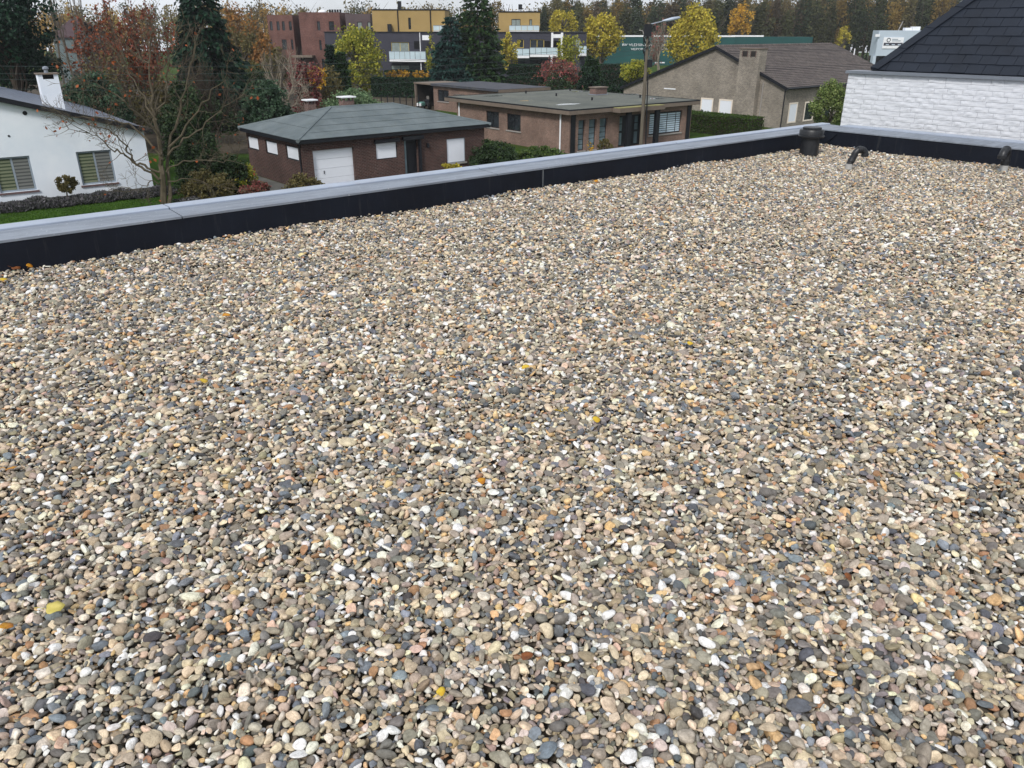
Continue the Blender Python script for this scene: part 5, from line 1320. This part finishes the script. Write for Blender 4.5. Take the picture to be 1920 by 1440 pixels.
def hedge(name, label, p0, p1, width, height, mat, seed, n, leaf=0.12):
    rng = np.random.default_rng(seed)
    p0, p1 = np.array(p0, float), np.array(p1, float); L_ = np.linalg.norm((p1 - p0)[:2]); deg = math.degrees(math.atan2(*(p1 - p0)[1::-1]))
    rt_ = thing(name, label, 'hedge', (p0[0], p0[1], G), deg)
    MB().box(0.1, L_ - 0.1, -width / 2 + 0.08, width / 2 - 0.08, 0, height - 0.08).build('core', BARKD, rt_)
    f = rng.random(n); q = np.stack([rng.uniform(0, L_, n), rng.uniform(-width / 2, width / 2, n), rng.uniform(0, height, n)], 1)
    top = f < 0.45; q[top, 2] = height + rng.normal(0, 0.03, top.sum()); fr = (f >= 0.45) & (f < 0.85); q[fr, 1] = -width / 2 + rng.normal(0, 0.03, fr.sum())
    bk = f >= 0.93; q[bk, 1] = width / 2; en_ = (f >= 0.85) & (f < 0.93); q[en_, 0] = np.where(rng.random(en_.sum()) < 0.5, 0, L_)
    quads_mesh('foliage', kites(q, leaf * rng.uniform(0.6, 1.3, n), rng, 1.3, None, 0.6), mat, rt_)
    return rt_

# --- the wood closing the view: one far mass
WCOL = NT('wood_foliage'); _a = WCOL.add('ShaderNodeAttribute'); _a.attribute_name = 'tint'
_g = WCOL.add('ShaderNodeNewGeometry')
_wc = WCOL.mix(1.0, _a.outputs['Color'], WCOL.ramp(_g.outputs['Random Per Island'], [(0, (0.75, 0.75, 0.75)), (1, (1.3, 1.3, 1.3))]), 'MULTIPLY')
M_WOOD = WCOL.done(_wc, 0.8, 0.15)
_tr = WCOL.add('ShaderNodeBsdfTranslucent'); WCOL.link(_wc, _tr.inputs['Color']); _ms = WCOL.add('ShaderNodeMixShader'); _ms.inputs[0].default_value = 0.5
WCOL.link(WCOL.b.outputs[0], _ms.inputs[1]); WCOL.link(_tr.outputs[0], _ms.inputs[2]); WCOL.link(_ms.outputs[0], WCOL.n['Material Output'].inputs['Surface'])
rw_ = np.random.default_rng(77)
VQ, VC = [], []
woodcols = [S(92, 86, 58), S(74, 76, 50), S(104, 92, 62), S(60, 66, 44), S(120, 102, 58), S(84, 74, 58), S(54, 62, 44)]
leftcols = [S(140, 116, 66), S(128, 104, 60), S(112, 98, 64), S(150, 128, 72), S(100, 92, 60)]
def wood_tree(px, Y, top, w_px, col, n, bot=0.0):
    cx, rx, z0, z1 = bbox_px(px - w_px, top, px + w_px, 130, Y)
    z0 = bot * z1
    nc = 30
    c, p = crown_points(rw_, rx, rx * 0.8, max(0.15 * z1, z0), z1, nc, n // nc, 0.2, 'egg', 0.3)
    VQ.append(kites(p, 0.45 * rw_.uniform(0.5, 1.3, len(p)), rw_, 1.5) + np.array([cx, Y, G])); VC.append(np.tile(np.array(col[:3]) * 1.5 * rw_.uniform(0.8, 1.2), (len(p), 1)))
    sg = []
    for k in range(3):
        x = rw_.normal(0, rx * 0.4); sg += [((x, 0, 0), (x + rw_.normal(0, 0.3), 0, z1 * 0.6), 0.2, 0.13), ((x, 0, z1 * 0.6), (x + rw_.normal(0, 0.8), 0, z1 * 0.97), 0.13, 0.04)]
        for _ in range(5):
            zz = rw_.uniform(0.4, 0.85) * z1; dx = rw_.normal(0, rx * 0.5); sg.append(((x, 0, zz), (x + dx, rw_.normal(0, 1), zz + abs(dx) * 1.2), 0.07, 0.02))
    q = prism_segs(sg, 4); VQ.append(q + np.array([cx, Y, G])); VC.append(np.tile(np.array(S(110, 100, 86)[:3]) * 0.8, (len(q), 1)))
for px in np.arange(1005, 1960, 15.0):
    for row in range(3):
        top = rw_.normal(3, 9) + (4 if row == 0 else -4) + (12 if px < 1030 else 0) - 14 * np.clip((px - 1350) / 250, 0, 1)
        wood_tree(px + rw_.normal(0, 6), 235 + row * 13 + rw_.normal(0, 3), top, rw_.uniform(13, 24), woodcols[rw_.integers(0, 7)], 1500)
for px in np.arange(-60, 1010, 22.0):
    top = rw_.normal(16, 7); wood_tree(px + rw_.normal(0, 6), 225 + rw_.normal(0, 8), top, rw_.uniform(14, 26), leftcols[rw_.integers(0, 5)], 700)
    wood_tree(px + rw_.normal(0, 6), 245 + rw_.normal(0, 4), top + rw_.normal(-4, 5), rw_.uniform(16, 28), woodcols[rw_.integers(0, 7)], 600)
wd = quads_mesh('wood', np.concatenate(VQ), M_WOOD, None, np.concatenate(VC))
tag(wd, 'brown green autumn wood closing the view behind the buildings', kind='stuff')

# --- trees that stand out in front of the wood
leafy('maple_tree', 'round yellow tree right of the balconies, in front of the green hall', (1094, 25, 1164, 108), 150, L_YEL, 1, 70, 70, 0.3, BARK, 0.14)
leafy('maple_tree', 'loose golden tree showing above the anthracite roof beside the ochre storey', (1027, 18, 1082, 75), 165, L_YEL, 2, 40, 40, 0.3, BARK, 0.13)
leafy('maple_tree', 'big yellow tree partly hiding the white lettering, right of the street lamp', (1256, 16, 1346, 125), 150, L_YEL, 3, 95, 80, 0.3, BARK, 0.14, 'egg')
bare('bare_tree', 'rosy brown leafless tree in front of the lettering beside the street lamp', (1236, 135), 140, 38, 33, 4, BARKP, 5, 2, 0.13, 0.25, L_ROSE, 700, leafsize=0.2)
leafy('golden_tree', 'amber tree in the wood above the green hall', (1366, 8, 1412, 68), 225, L_GOLD, 5, 40, 45, 0.36, BARK, 0.15)
leafy('golden_tree', 'small yellow tree at the edge of the wood left of the grey office', (1570, 52, 1592, 96), 225, L_YEL, 6, 22, 40, 0.33, BARK, 0.17)
leafy('birch_tree', 'yellow birch beside the big conifer at the balcony end', (940, 62, 976, 130), 128, L_YEL, 7, 40, 45, 0.22, BARK, 0.16)
leafy('young_tree', 'yellow green young tree in front of the right hand balconies', (1042, 65, 1088, 128), 128, L_YG, 8, 40, 45, 0.22, BARK, 0.16)
leafy('willow_tree', 'bright yellow green weeping tree in front of the anthracite wall', (622, 45, 718, 172), 112, L_YG, 9, 110, 80, 0.22, BARK, 0.12, 'egg')
leafy('birch_tree', 'yellow leafed tree at the left side of the big conifers', (798, 70, 822, 150), 122, L_YG, 10, 26, 45, 0.2, BARK, 0.17)
for i, (x, t_, w_) in enumerate(((440, 8, 26), (478, 34, 30), (455, 55, 34), (500, 78, 26), (520, 95, 24))):
    leafy('beech_tree', ['pale orange tree right of the dark spruce, tallest of its row', 'orange brown tree touching the red brick block', 'olive gold tree below the two white domes', 'russet tree in front of the red brick corner', 'thin brown tree at the foot of the red brick block'][i], (x - w_, t_, x + w_, 165), 118 - 4 * i, [L_ORG, L_ORG, L_OLIVE, L_ORG, L_OLIVE][i], 20 + i, 60, 65, 0.24, BARK, 0.15, group='autumn trees left of the brick block')
bare('bare_tree', 'grey leafless tree in front of the red brick block', (522, 168), 92, 84, 34, 31, BARK, 5, 2, 0.1, 0.3, L_OLIVE, 150)
conifer('fir_tree', 'tall dark green fir hiding the middle of the ochre block', (836, -38, 955, 172), 110, L_CYP, 40, 34, 26, 0.34, 0.25, power=0.55, top=0.14, dense=1.2)
conifer('fir_tree', 'bluish conifer leaning against the left of the tall fir', (800, 28, 892, 168), 108, L_BLUE, 41, 28, 24, 0.32, 0.2, power=0.6, top=0.1, dense=1.2)
conifer('spruce_tree', 'nearly black pointed spruce left of the orange trees', (304, -80, 456, 190), 72, L_DARK, 42, 30, 24, 0.34, 0.5, power=0.6, dense=1.3)
leafy('pine_tree', 'dark broad pine filling the upper left corner', (-90, -60, 98, 140), 66, L_DARK, 43, 90, 130, 0.2, BARKD, 0.12, 'round', shell=0.25)
leafy('pine_tree', 'lower dark pine under the corner pine, behind the white roof', (-60, 90, 110, 172), 70, L_DARK, 44, 60, 90, 0.2, BARKD, 0.14)
for i, (x, w_) in enumerate(((112, 16), (132, 14), (150, 10), (172, 12))):
    bare('bare_tree', ['slim leafless trunk nearest the corner pine', 'second slim leafless trunk from the corner pine', 'third slim leafless trunk from the corner pine', 'slim leafless trunk at the edge of the rust red crown'][i], (x, 120), 96 + 3 * i, -40, w_, 50 + i, BARK, 3, 1, 0.17, 0.2, first=0.55, kids=2, group='slim leafless trunks at the upper left')
bare('maple_tree', 'rust red maple with thinning leaves behind the white house', (250, 215), 64, -22, 86, 61, BARK, 5, 3, 0.14, 0.34, L_RED, 5200, leafsize=0.16, kids=3)
bare('shrub_tree', 'ochre brown twiggy shrub below the rust red maple', (215, 215), 60, 88, 78, 62, BARK, 4, 5, 0.06, 0.7, L_OLIVE, 2400, leafsize=0.13)
def guided_tree(label, base, Y, limbs, seed, bark, leaves, nleaf):
    """leafless tree whose main limbs follow the photograph, each limb leaning its own way in depth"""
    rng = np.random.default_rng(seed)
    b = at(*base, G); rt_ = veg_root('bare_tree', label, 'tree', b[0], b[1])
    segs = []
    def twig(q, d, L_, r_, lv):
        for i in range(3):
            d = unit(d + rng.normal(size=3) * 0.17 + np.array([0, 0, 0.05])); e_ = q + d * L_ / 3
            segs.append((q, e_, max(r_ * (1 - 0.2 * i), 0.006), max(r_ * (0.8 - 0.2 * i), 0.005)))
            if lv < 4 and rng.random() < (0.75 if lv < 3 else 0.45):
                twig(e_, unit(d + unit(rng.normal(size=3)) * 0.95), L_ * rng.uniform(0.45, 0.7), r_ * 0.5, lv + 1)
            q = e_
        if lv < 4:
            for _ in range(2): twig(q, unit(d + unit(rng.normal(size=3)) * 0.6), L_ * rng.uniform(0.5, 0.75), r_ * 0.5, lv + 1)
    for pts_, r0, r1, dy, tw in limbs:
        n_ = len(pts_); W3 = []
        for i, (px, py) in enumerate(pts_):
            p_ = atY(px, py, b[1] + dy * i / (n_ - 1)); W3.append(p_ - np.array([b[0], b[1], G]))
        W3[0][2] = max(W3[0][2], -0.02)
        fine = []
        for i in range(n_ - 1):
            for s_ in (0, 0.34, 0.67): fine.append(W3[i] + (W3[i + 1] - W3[i]) * s_ + (rng.normal(size=3) * 0.05 if i + s_ > 0 else 0))
        fine.append(W3[-1])
        for i in range(len(fine) - 1):
            f0, f1 = i / (len(fine) - 1), (i + 1) / (len(fine) - 1)
            ra, rb_2 = 0.62 * (r0 + (r1 - r0) * f0), 0.62 * (r0 + (r1 - r0) * f1)
            segs.append((fine[i], fine[i + 1], ra, rb_2))
            d = unit(fine[i + 1] - fine[i])
            if f0 > tw and rng.random() < 0.72:
                twig(fine[i + 1], unit(d * 0.7 + unit(rng.normal(size=3)) * 0.9 + [0, 0, 0.2]), rng.uniform(0.5, 1.15), max(rb_2 * 0.42, 0.012), 2)
        twig(fine[-1], unit(fine[-1] - fine[-2]), 1.0, r1, 2); twig(fine[-1], unit(unit(fine[-1] - fine[-2]) + rng.normal(size=3) * 0.4), 0.9, r1, 2)
    segs = [(a - unit(b_ - a) * ra * 0.45, b_ + unit(b_ - a) * rb_3 * 0.45, ra, rb_3) for a, b_, ra, rb_3 in segs if min(a[2], b_[2]) > -0.1]
    quads_mesh('trunk_and_branches', prism_segs(segs, 6), bark, rt_)
    pick = rng.choice(len(segs), nleaf); p_ = np.array([segs[i][1] for i in pick]) + rng.normal(size=(nleaf, 3)) * 0.06
    quads_mesh('crown', kites(p_, 0.12 * rng.uniform(0.6, 1.3, nleaf), rng, 1.4), leaves, rt_)
guided_tree('large spreading leafless tree with a few orange leaves in front of the white house', (309, 388), 39.4, [
    ([(309, 388), (305, 350), (302, 310), (298, 265), (290, 210), (283, 160), (280, 118)], 0.27, 0.04, 0.3, 0.45),
    ([(316, 388), (317, 345), (314, 300), (322, 255), (338, 205), (350, 150), (362, 112)], 0.16, 0.03, 1.4, 0.4),
    ([(304, 336), (275, 322), (248, 303), (232, 290), (212, 283), (190, 262), (168, 250)], 0.11, 0.025, -1.5, 0.25),
    ([(303, 322), (278, 315), (255, 306), (240, 285), (228, 262), (205, 245), (168, 235), (140, 228)], 0.10, 0.02, -0.6, 0.3),
    ([(300, 345), (286, 338), (270, 350), (252, 356)], 0.05, 0.015, -1.0, 0.2),
    ([(301, 290), (270, 255), (238, 232), (205, 222), (168, 222), (130, 218)], 0.09, 0.02, 1.6, 0.3),
    ([(297, 255), (268, 220), (235, 190), (195, 165), (160, 140)], 0.09, 0.02, -1.8, 0.25),
    ([(293, 225), (268, 185), (248, 150), (235, 118)], 0.08, 0.02, 1.0, 0.2),
    ([(292, 218), (310, 180), (312, 140), (322, 100)], 0.08, 0.02, -1.2, 0.2),
    ([(316, 290), (345, 262), (380, 238), (412, 208), (440, 188)], 0.09, 0.02, 1.0, 0.25),
    ([(318, 275), (350, 235), (385, 195), (402, 165), (425, 140)], 0.09, 0.02, -1.6, 0.25),
    ([(312, 322), (345, 305), (385, 300), (420, 305), (445, 296)], 0.06, 0.015, -1.4, 0.25),
    ([(315, 340), (350, 335), (390, 345), (420, 352)], 0.05, 0.012, 0.6, 0.25)], 67, BARKO, L_RUST, 130)
bare('bare_tree', 'dense grey twiggy tree between spruce and garage', (392, 262), 54, 108, 62, 64, BARKD, 5, 4, 0.08, 0.5, kids=3)
bare('bare_tree', 'pale barked leafless tree behind the garage chimneys', (531, 215), 62, 86, 52, 65, BARKP, 5, 1, 0.11, 0.3, first=0.42)
leafy('purple_shrub', 'plum red bush beside the pale barked tree', (540, 118, 606, 212), 66, L_PINK, 70, 50, 60, 0.13, BARKD, 0.16, cat='shrub')
leafy('small_tree', 'yellow leafed small tree right of the plum bush', (574, 118, 642, 205), 72, L_OLIVE, 71, 40, 50, 0.16, BARK, 0.16)
leafy('golden_shrub', 'golden leafed branch over the plum bush', (578, 128, 612, 165), 70, L_GOLD, 72, 18, 30, 0.15, BARK, 0.2, cat='shrub')
for i, (x, t_) in enumerate(((622, 88), (641, 100))):
    conifer('cypress_tree', ['taller of two dark cypresses beside the weeping tree', 'shorter of two dark cypresses beside the weeping tree'][i], (x - 13, t_, x + 13, 175), 96, L_CYP if i else L_DARK, 73 + i, 30, 22, 0.2, -0.6, power=0.3, top=0.15, group='pair of cypresses')
leafy('rhododendron', 'grey green rhododendron right above the ridge of the garage roof', (600, 166, 728, 225), 66, L_SAGE, 75, 90, 90, 0.13, BARKD, 0.11, 'dome', 'shrub')
leafy('rhododendron', 'dark round rhododendron behind the left end of the garage roof', (446, 148, 548, 235), 58, L_RHO, 76, 90, 90, 0.13, BARKD, 0.11, 'dome', 'shrub')
leafy('rhododendron', 'dark green shrub behind the white chimney', (112, 138, 245, 232), 56, L_RHO, 77, 110, 90, 0.13, BARKD, 0.1, 'dome', 'shrub')
leafy('light_shrub', 'light green low shrub beyond the white roof', (196, 200, 240, 232), 60, L_GRN, 78, 30, 60, 0.11, BARKD, 0.15, 'dome', 'shrub')
leafy('laurel', 'dark evergreen bush right of the bare tree trunk', (325, 238, 425, 352), 44, L_DGRN, 79, 100, 90, 0.1, BARKD, 0.1, 'dome', 'shrub')
leafy('laurel', 'low dark bush between bare tree and garage', (400, 282, 470, 362), 42.5, L_DGRN, 80, 60, 80, 0.1, BARKD, 0.12, 'dome', 'shrub')
leafy('variegated_shrub', 'cream and green variegated bush at the garage corner', (432, 300, 478, 356), 42.6, L_YG, 81, 36, 60, 0.085, BARKD, 0.14, 'dome', 'shrub')
leafy('brown_shrub', 'olive brown low shrub by the garage path', (340, 318, 440, 384), 40.6, L_OLIVE, 82, 60, 80, 0.085, BARKD, 0.12, 'dome', 'shrub')
leafy('brown_shrub', 'rusty low shrub below the variegated bush', (446, 335, 508, 368), 41.2, L_ROSE, 83, 36, 60, 0.08, BARKD, 0.13, 'dome', 'shrub')
leafy('border_shrub', 'grey green border shrub in front of the garage door', (526, 328, 602, 362), 40.5, L_OLIVE, 84, 40, 60, 0.08, BARKD, 0.13, 'dome', 'shrub')
leafy('thicket', 'brown olive thicket under the rust red maple', (170, 120, 330, 225), 70, L_OLIVE, 185, 120, 80, 0.15, BARKD, 0.11, 'dome', 'shrub')
leafy('thicket', 'dark evergreen thicket behind the bare tree, below the spruce', (300, 150, 400, 300), 50, L_DGRN, 186, 110, 80, 0.12, BARKD, 0.11, 'dome', 'shrub')
leafy('thicket', 'olive undergrowth between spruce and brick block', (420, 110, 500, 190), 95, L_OLIVE, 187, 80, 70, 0.18, BARKD, 0.12, 'dome', 'shrub')
leafy('dark_shrub', 'dark thicket under the spruce', (290, 168, 440, 246), 62, L_DGRN, 85, 90, 80, 0.13, BARKD, 0.12, 'dome', 'shrub')
leafy('dark_shrub', 'dark bushes under the orange trees', (436, 125, 520, 185), 84, L_DGRN, 86, 60, 70, 0.16, BARKD, 0.13, 'dome', 'shrub')
leafy('broad_shrub', 'big mixed green shrub at the right corner of the garage', (876, 263, 972, 312), 49.5, L_DGRN, 87, 90, 90, 0.09, BARKD, 0.11, 'dome', 'shrub')
leafy('broad_shrub', 'wide green shrub before the brick wall of the bungalow', (960, 272, 1066, 312), 51, L_GRN, 88, 90, 90, 0.09, BARKD, 0.11, 'dome', 'shrub')
leafy('yellow_shrub', 'low yellow shrub under the white shutter', (824, 305, 872, 326), 45.5, L_YEL, 89, 24, 40, 0.08, BARKD, 0.16, 'dome', 'shrub')
leafy('ball_shrub', 'small clipped ball shrub in front of the slot windows', (1120, 261, 1147, 290), 54.5, L_OLIVE, 90, 40, 60, 0.07, BARKD, 0.12, 'round', 'shrub', shell=0.7)
bare('sapling', 'thin orange leafed sapling by the slot windows', (1104, 284), 54.2, 262, 6, 91, BARK, 3, 1, 0.02, 0.2, L_GOLD, 60, leafsize=0.09)
leafy('garden_tree', 'rounded green tree touching the white brick wall', (1524, 152, 1592, 238), 66, L_FEA, 92, 90, 90, 0.11, BARK, 0.12, 'egg')
leafy('rose_shrub', 'rosy red spreading bush behind the bungalow roof', (1000, 108, 1092, 166), 104, L_ROSE, 93, 80, 70, 0.17, BARKD, 0.12, 'dome', 'shrub')
leafy('low_shrub', 'dark olive shrub at the foot of the rosy bush', (1018, 140, 1076, 172), 98, L_DGRN, 94, 40, 60, 0.15, BARKD, 0.14, 'dome', 'shrub')
for i, (x, t_) in enumerate(((1104, 107), (1116, 112))):
    conifer('cypress_tree', ['taller column cypress right of the rosy bush', 'shorter column cypress right of the rosy bush'][i], (x - 9, t_, x + 9, 166), 100, L_CYP, 95 + i, 26, 20, 0.17, -0.6, power=0.3, top=0.2, group='column cypresses behind the bungalow')
leafy('dark_shrub', 'dark mass of shrub below the column cypresses', (1082, 122, 1122, 168), 99, L_HEDGE, 97, 40, 60, 0.16, BARKD, 0.14, 'dome', 'shrub')
leafy('yellow_shrub', 'yellow bush left of the pole above the gable verge', (1166, 112, 1216, 158), 112, L_YG, 98, 50, 60, 0.18, BARKD, 0.14, 'round', 'shrub')
leafy('dark_shrub', 'dark green bush by the bungalow chimney', (1140, 156, 1172, 176), 92, L_HEDGE, 99, 24, 50, 0.14, BARKD, 0.16, 'dome', 'shrub')
# --- hedges
def hz(px, py_top, Y): return atY(px, py_top, Y)[2] - G
hedge('hedge', 'tall dark clipped hedge behind the weeping tree and carport', (atY(700, 160, 108)[0], 108), (atY(800, 160, 106)[0], 106), 1.4, hz(740, 146, 108), L_HEDGE, 201, 9000, 0.16)
hedge('hedge', 'second clipped hedge row with golden shoots before the ochre block', (atY(722, 140, 122)[0], 122), (atY(812, 140, 122)[0], 122), 1.4, hz(760, 133, 122), L_HEDGE, 202, 6000, 0.16)
hedge('hedge', 'dark hedge block left of the rosy bush', (atY(955, 140, 112)[0], 112), (atY(1014, 140, 112)[0], 112), 1.6, hz(985, 122, 112), L_HEDGE, 203, 7000, 0.16)
hedge('hedge', 'lower hedge in front of the dark hedge block', (atY(950, 150, 104)[0], 104), (atY(1018, 150, 103)[0], 103), 1.2, hz(985, 145, 104), L_HEDGE, 204, 5000, 0.15)
hedge('hedge', 'low hedge under the green hall lettering', (atY(1120, 130, 128)[0], 128), (atY(1200, 130, 128)[0], 128), 1.4, hz(1160, 121, 128), L_HEDGE, 205, 6000, 0.16)
hedge('hedge', 'front row hedge under the green hall, nearer than the low one', (atY(1118, 140, 116)[0], 116), (atY(1185, 140, 116)[0], 116), 1.4, hz(1150, 134, 116), L_HEDGE, 206, 5000, 0.16)
h0, h1 = at(1302, 262, G), at(1440, 263, G)
hedge('hedge', 'broad freshly clipped hedge in front of the brick gable house', bf.W(-7.2, 9.5, 0), bf.W(-7.2, -2.2, 0), 2.2, 1.5, L_HEDGE2, 207, 16000, 0.085)
for i in range(7):
    px = 728 + i * 11 + (i > 3) * 8
    leafy('shoots', 'golden upright shoots %s behind the dark hedge' % ['at the left end', 'second from the left', 'third from the left', 'in the middle', 'third from the right', 'second from the right', 'at the right end'][i], (px - 5, 133, px + 5, 146), 118, L_GOLD, 300 + i, 8, 14, 0.2, BARK, 0.3, 'round', 'plant', group='golden shoots on the hedge')
for i in range(6):
    px = 1312 + i * 13
    leafy('hedge_plant', 'leafy tuft above the clipped hedge, %s from the left' % ['first', 'second', 'third', 'fourth', 'fifth', 'sixth'][i], (px - 6, 208 + i * 2.4, px + 6, 222 + i * 2.2), 75 - i * 0.7, L_DGRN, 320 + i, 9, 24, 0.1, BARK, 0.3, 'round', 'plant', group='leafy tufts above the clipped hedge')
# wire fence behind the garage
fe = thing('wire_fence', 'thin dark wire fence on posts behind the garage roof', 'fence', (atY(715, 190, 84)[0], 84, G))
FL = atY(785, 190, 84)[0] - atY(715, 190, 84)[0]
for i in range(7): MB().tube([(FL * i / 6, 0, 0), (FL * i / 6, 0, 1.9)], 0.05, 6).build('post', M_BLACK, fe)
for i in range(5): MB().tube([(0, 0, 0.3 + i * 0.38), (FL, 0, 0.3 + i * 0.38)], 0.012, 4).build('wire', M_BLACK, fe)
# --- white house garden
tp = at(127, 384, G)
to = thing('topiary_tree', 'small round topiary tree on a thin stem before the white wall', 'tree', (tp[0], tp[1], G))
cx, rx, z0, z1 = bbox_px(103, 328, 143, 361, tp[1]); rg_ = np.random.default_rng(400)
c, p = crown_points(rg_, rx * 0.92, rx * 0.92, z0, z1, 60, 70, 0.13, 'round', 0.5); quads_mesh('crown', kites(p + [cx - tp[0], 0, 0], 0.06, rg_, 1.5), L_OLIVE, to)
quads_mesh('trunk', prism_segs([((0, 0, 0), ((cx - tp[0]) * 0.5, 0, z0 * 0.6), 0.04, 0.035), (((cx - tp[0]) * 0.5, 0, z0 * 0.6), (cx - tp[0], 0, z0 + 0.4), 0.035, 0.03)], 6), BARK, to)
for i in range(9):
    fx_ = -7.4 + i * 0.95
    w_ = wf.W(fx_ - 0.1, -1.0 - 0.1 * (i % 2), 0)
    rg_ = np.random.default_rng(420 + i)
    t = thing('lavender', 'grey lavender tuft, %s from the bare tree along the white wall' % ['ninth', 'eighth', 'seventh', 'sixth', 'fifth', 'fourth', 'third', 'second', 'nearest'][i], 'shrub', w_, 0, 'lavender row along the white wall')
    n_ = 1500; th = rg_.uniform(0, 6.28, n_); rr = np.sqrt(rg_.uniform(0, 1, n_)) * 0.78; hgt = (0.50 - 0.30 * (rr / 0.78) ** 2) * rg_.uniform(0.5, 1.05, n_) * rg_.uniform(0.85, 1.15)
    al = np.stack([np.cos(th) * rr, np.sin(th) * rr, np.full(n_, 0.8)], 1)
    quads_mesh('foliage', kites(np.stack([np.cos(th) * rr, np.sin(th) * rr, hgt], 1), 0.075, rg_, 2.4, al), L_GREY, t)
leafy('lavender', 'grey lavender tuft right of the bare tree trunk', (322, 366, 384, 392), 39.6, L_GREY, 440, 40, 60, 0.06, BARKD, 0.12, 'dome', 'shrub', group='lavender row along the white wall')
# --- grass strip and paths
M_PATH = M('grey_path', S(96, 96, 92), 0.95, 0.2, 2, 0.3, 40)
pt = MB(); 
for fr__, x0, x1, y0, y1 in ((gf, -1.7, -0.05, -3.0, 9.5), (gf, -1.7, 14, -6.5, -0.05)):
    pt.poly([fr__.W(x0, y0, 0.006), fr__.W(x1, y0, 0.006), fr__.W(x1, y1, 0.006), fr__.W(x0, y1, 0.006)]); break
pt.poly([gf.W(-0.0, -6.5, 0.006), gf.W(14, -6.5, 0.006), gf.W(14, -0.05, 0.006), gf.W(0.0, -0.05, 0.006)])
tag(pt.build('path', M_PATH), kind='structure')
M_BRIGHT = NT('fresh_lawn'); _v = M_BRIGHT.coords(); _c = M_BRIGHT.ramp(M_BRIGHT.noise(_v, 8, 5, 0.7), [(0.3, S(50, 84, 22, 0.8)), (0.7, S(84, 114, 42, 0.8))]); M_BRIGHT.bump(M_BRIGHT.noise(_v, 40, 3), 0.6, 0.04); M_BRIGHT = M_BRIGHT.done(_c, 0.95, 0.1)
lw_ = MB().poly([wf.W(-14, -8, 0.004), wf.W(2.0, -8, 0.004), wf.W(2.0, -0.5, 0.004), wf.W(-14, -0.5, 0.004)]); lw_.poly([gf.W(-10, 4, 0.004), gf.W(-2.0, 4, 0.004), gf.W(-2.0, 18, 0.004), gf.W(-10, 18, 0.004)])
tag(lw_.build('lawn', M_BRIGHT), kind='structure')
M_SOIL = M('dark_garden_soil', S(66, 58, 46), 0.95, 0.25, 2, 0.5, 20)
tag(MB().poly([(-75, 57, G + 0.003), (-12, 57, G + 0.003), (-2, 140, G + 0.003), (-75, 140, G + 0.003)]).build('garden_soil', M_SOIL), kind='structure')
# grass blades in the strip seen over the coping
rg_ = np.random.default_rng(500); n_ = 26000
q = np.stack([rg_.uniform(-9, 1.5, n_), rg_.uniform(-3.6, -1.2, n_), np.full(n_, 0.03)], 1)
Wq = wf.o + np.outer(q[:, 0], wf.u) + np.outer(q[:, 1], wf.v) + np.outer(q[:, 2], [0, 0, 1])
al = np.stack([rg_.normal(0, 0.3, n_), rg_.normal(0, 0.3, n_), np.ones(n_)], 1)
L_GRASS = MLEAF('grass_blades', [FD(52, 88, 22), FD(72, 108, 34), FD(94, 126, 48)])
tag(quads_mesh('grass', kites(Wq, 0.05, rg_, 2.2, al), L_GRASS), 'short bright green grass strip before the lavender', kind='stuff')

# ================================================================== the slightly hazy autumn air
hz_m = NT('autumn_haze'); hz_m.n.remove(hz_m.b)
_pv = hz_m.add('ShaderNodeVolumePrincipled'); _pv.inputs['Density'].default_value = 0.00025; _pv.inputs['Color'].default_value = (0.86, 0.9, 0.96, 1); _pv.inputs['Anisotropy'].default_value = 0.2
hz_m.link(_pv.outputs[0], hz_m.n['Material Output'].inputs['Volume'])
hzo = MB().box(-260, 260, -30, 330, G - 1.0, 22).build('haze', hz_m.m)
tag(hzo, 'thin bluish autumn haze between the roof and the wood', kind='stuff')
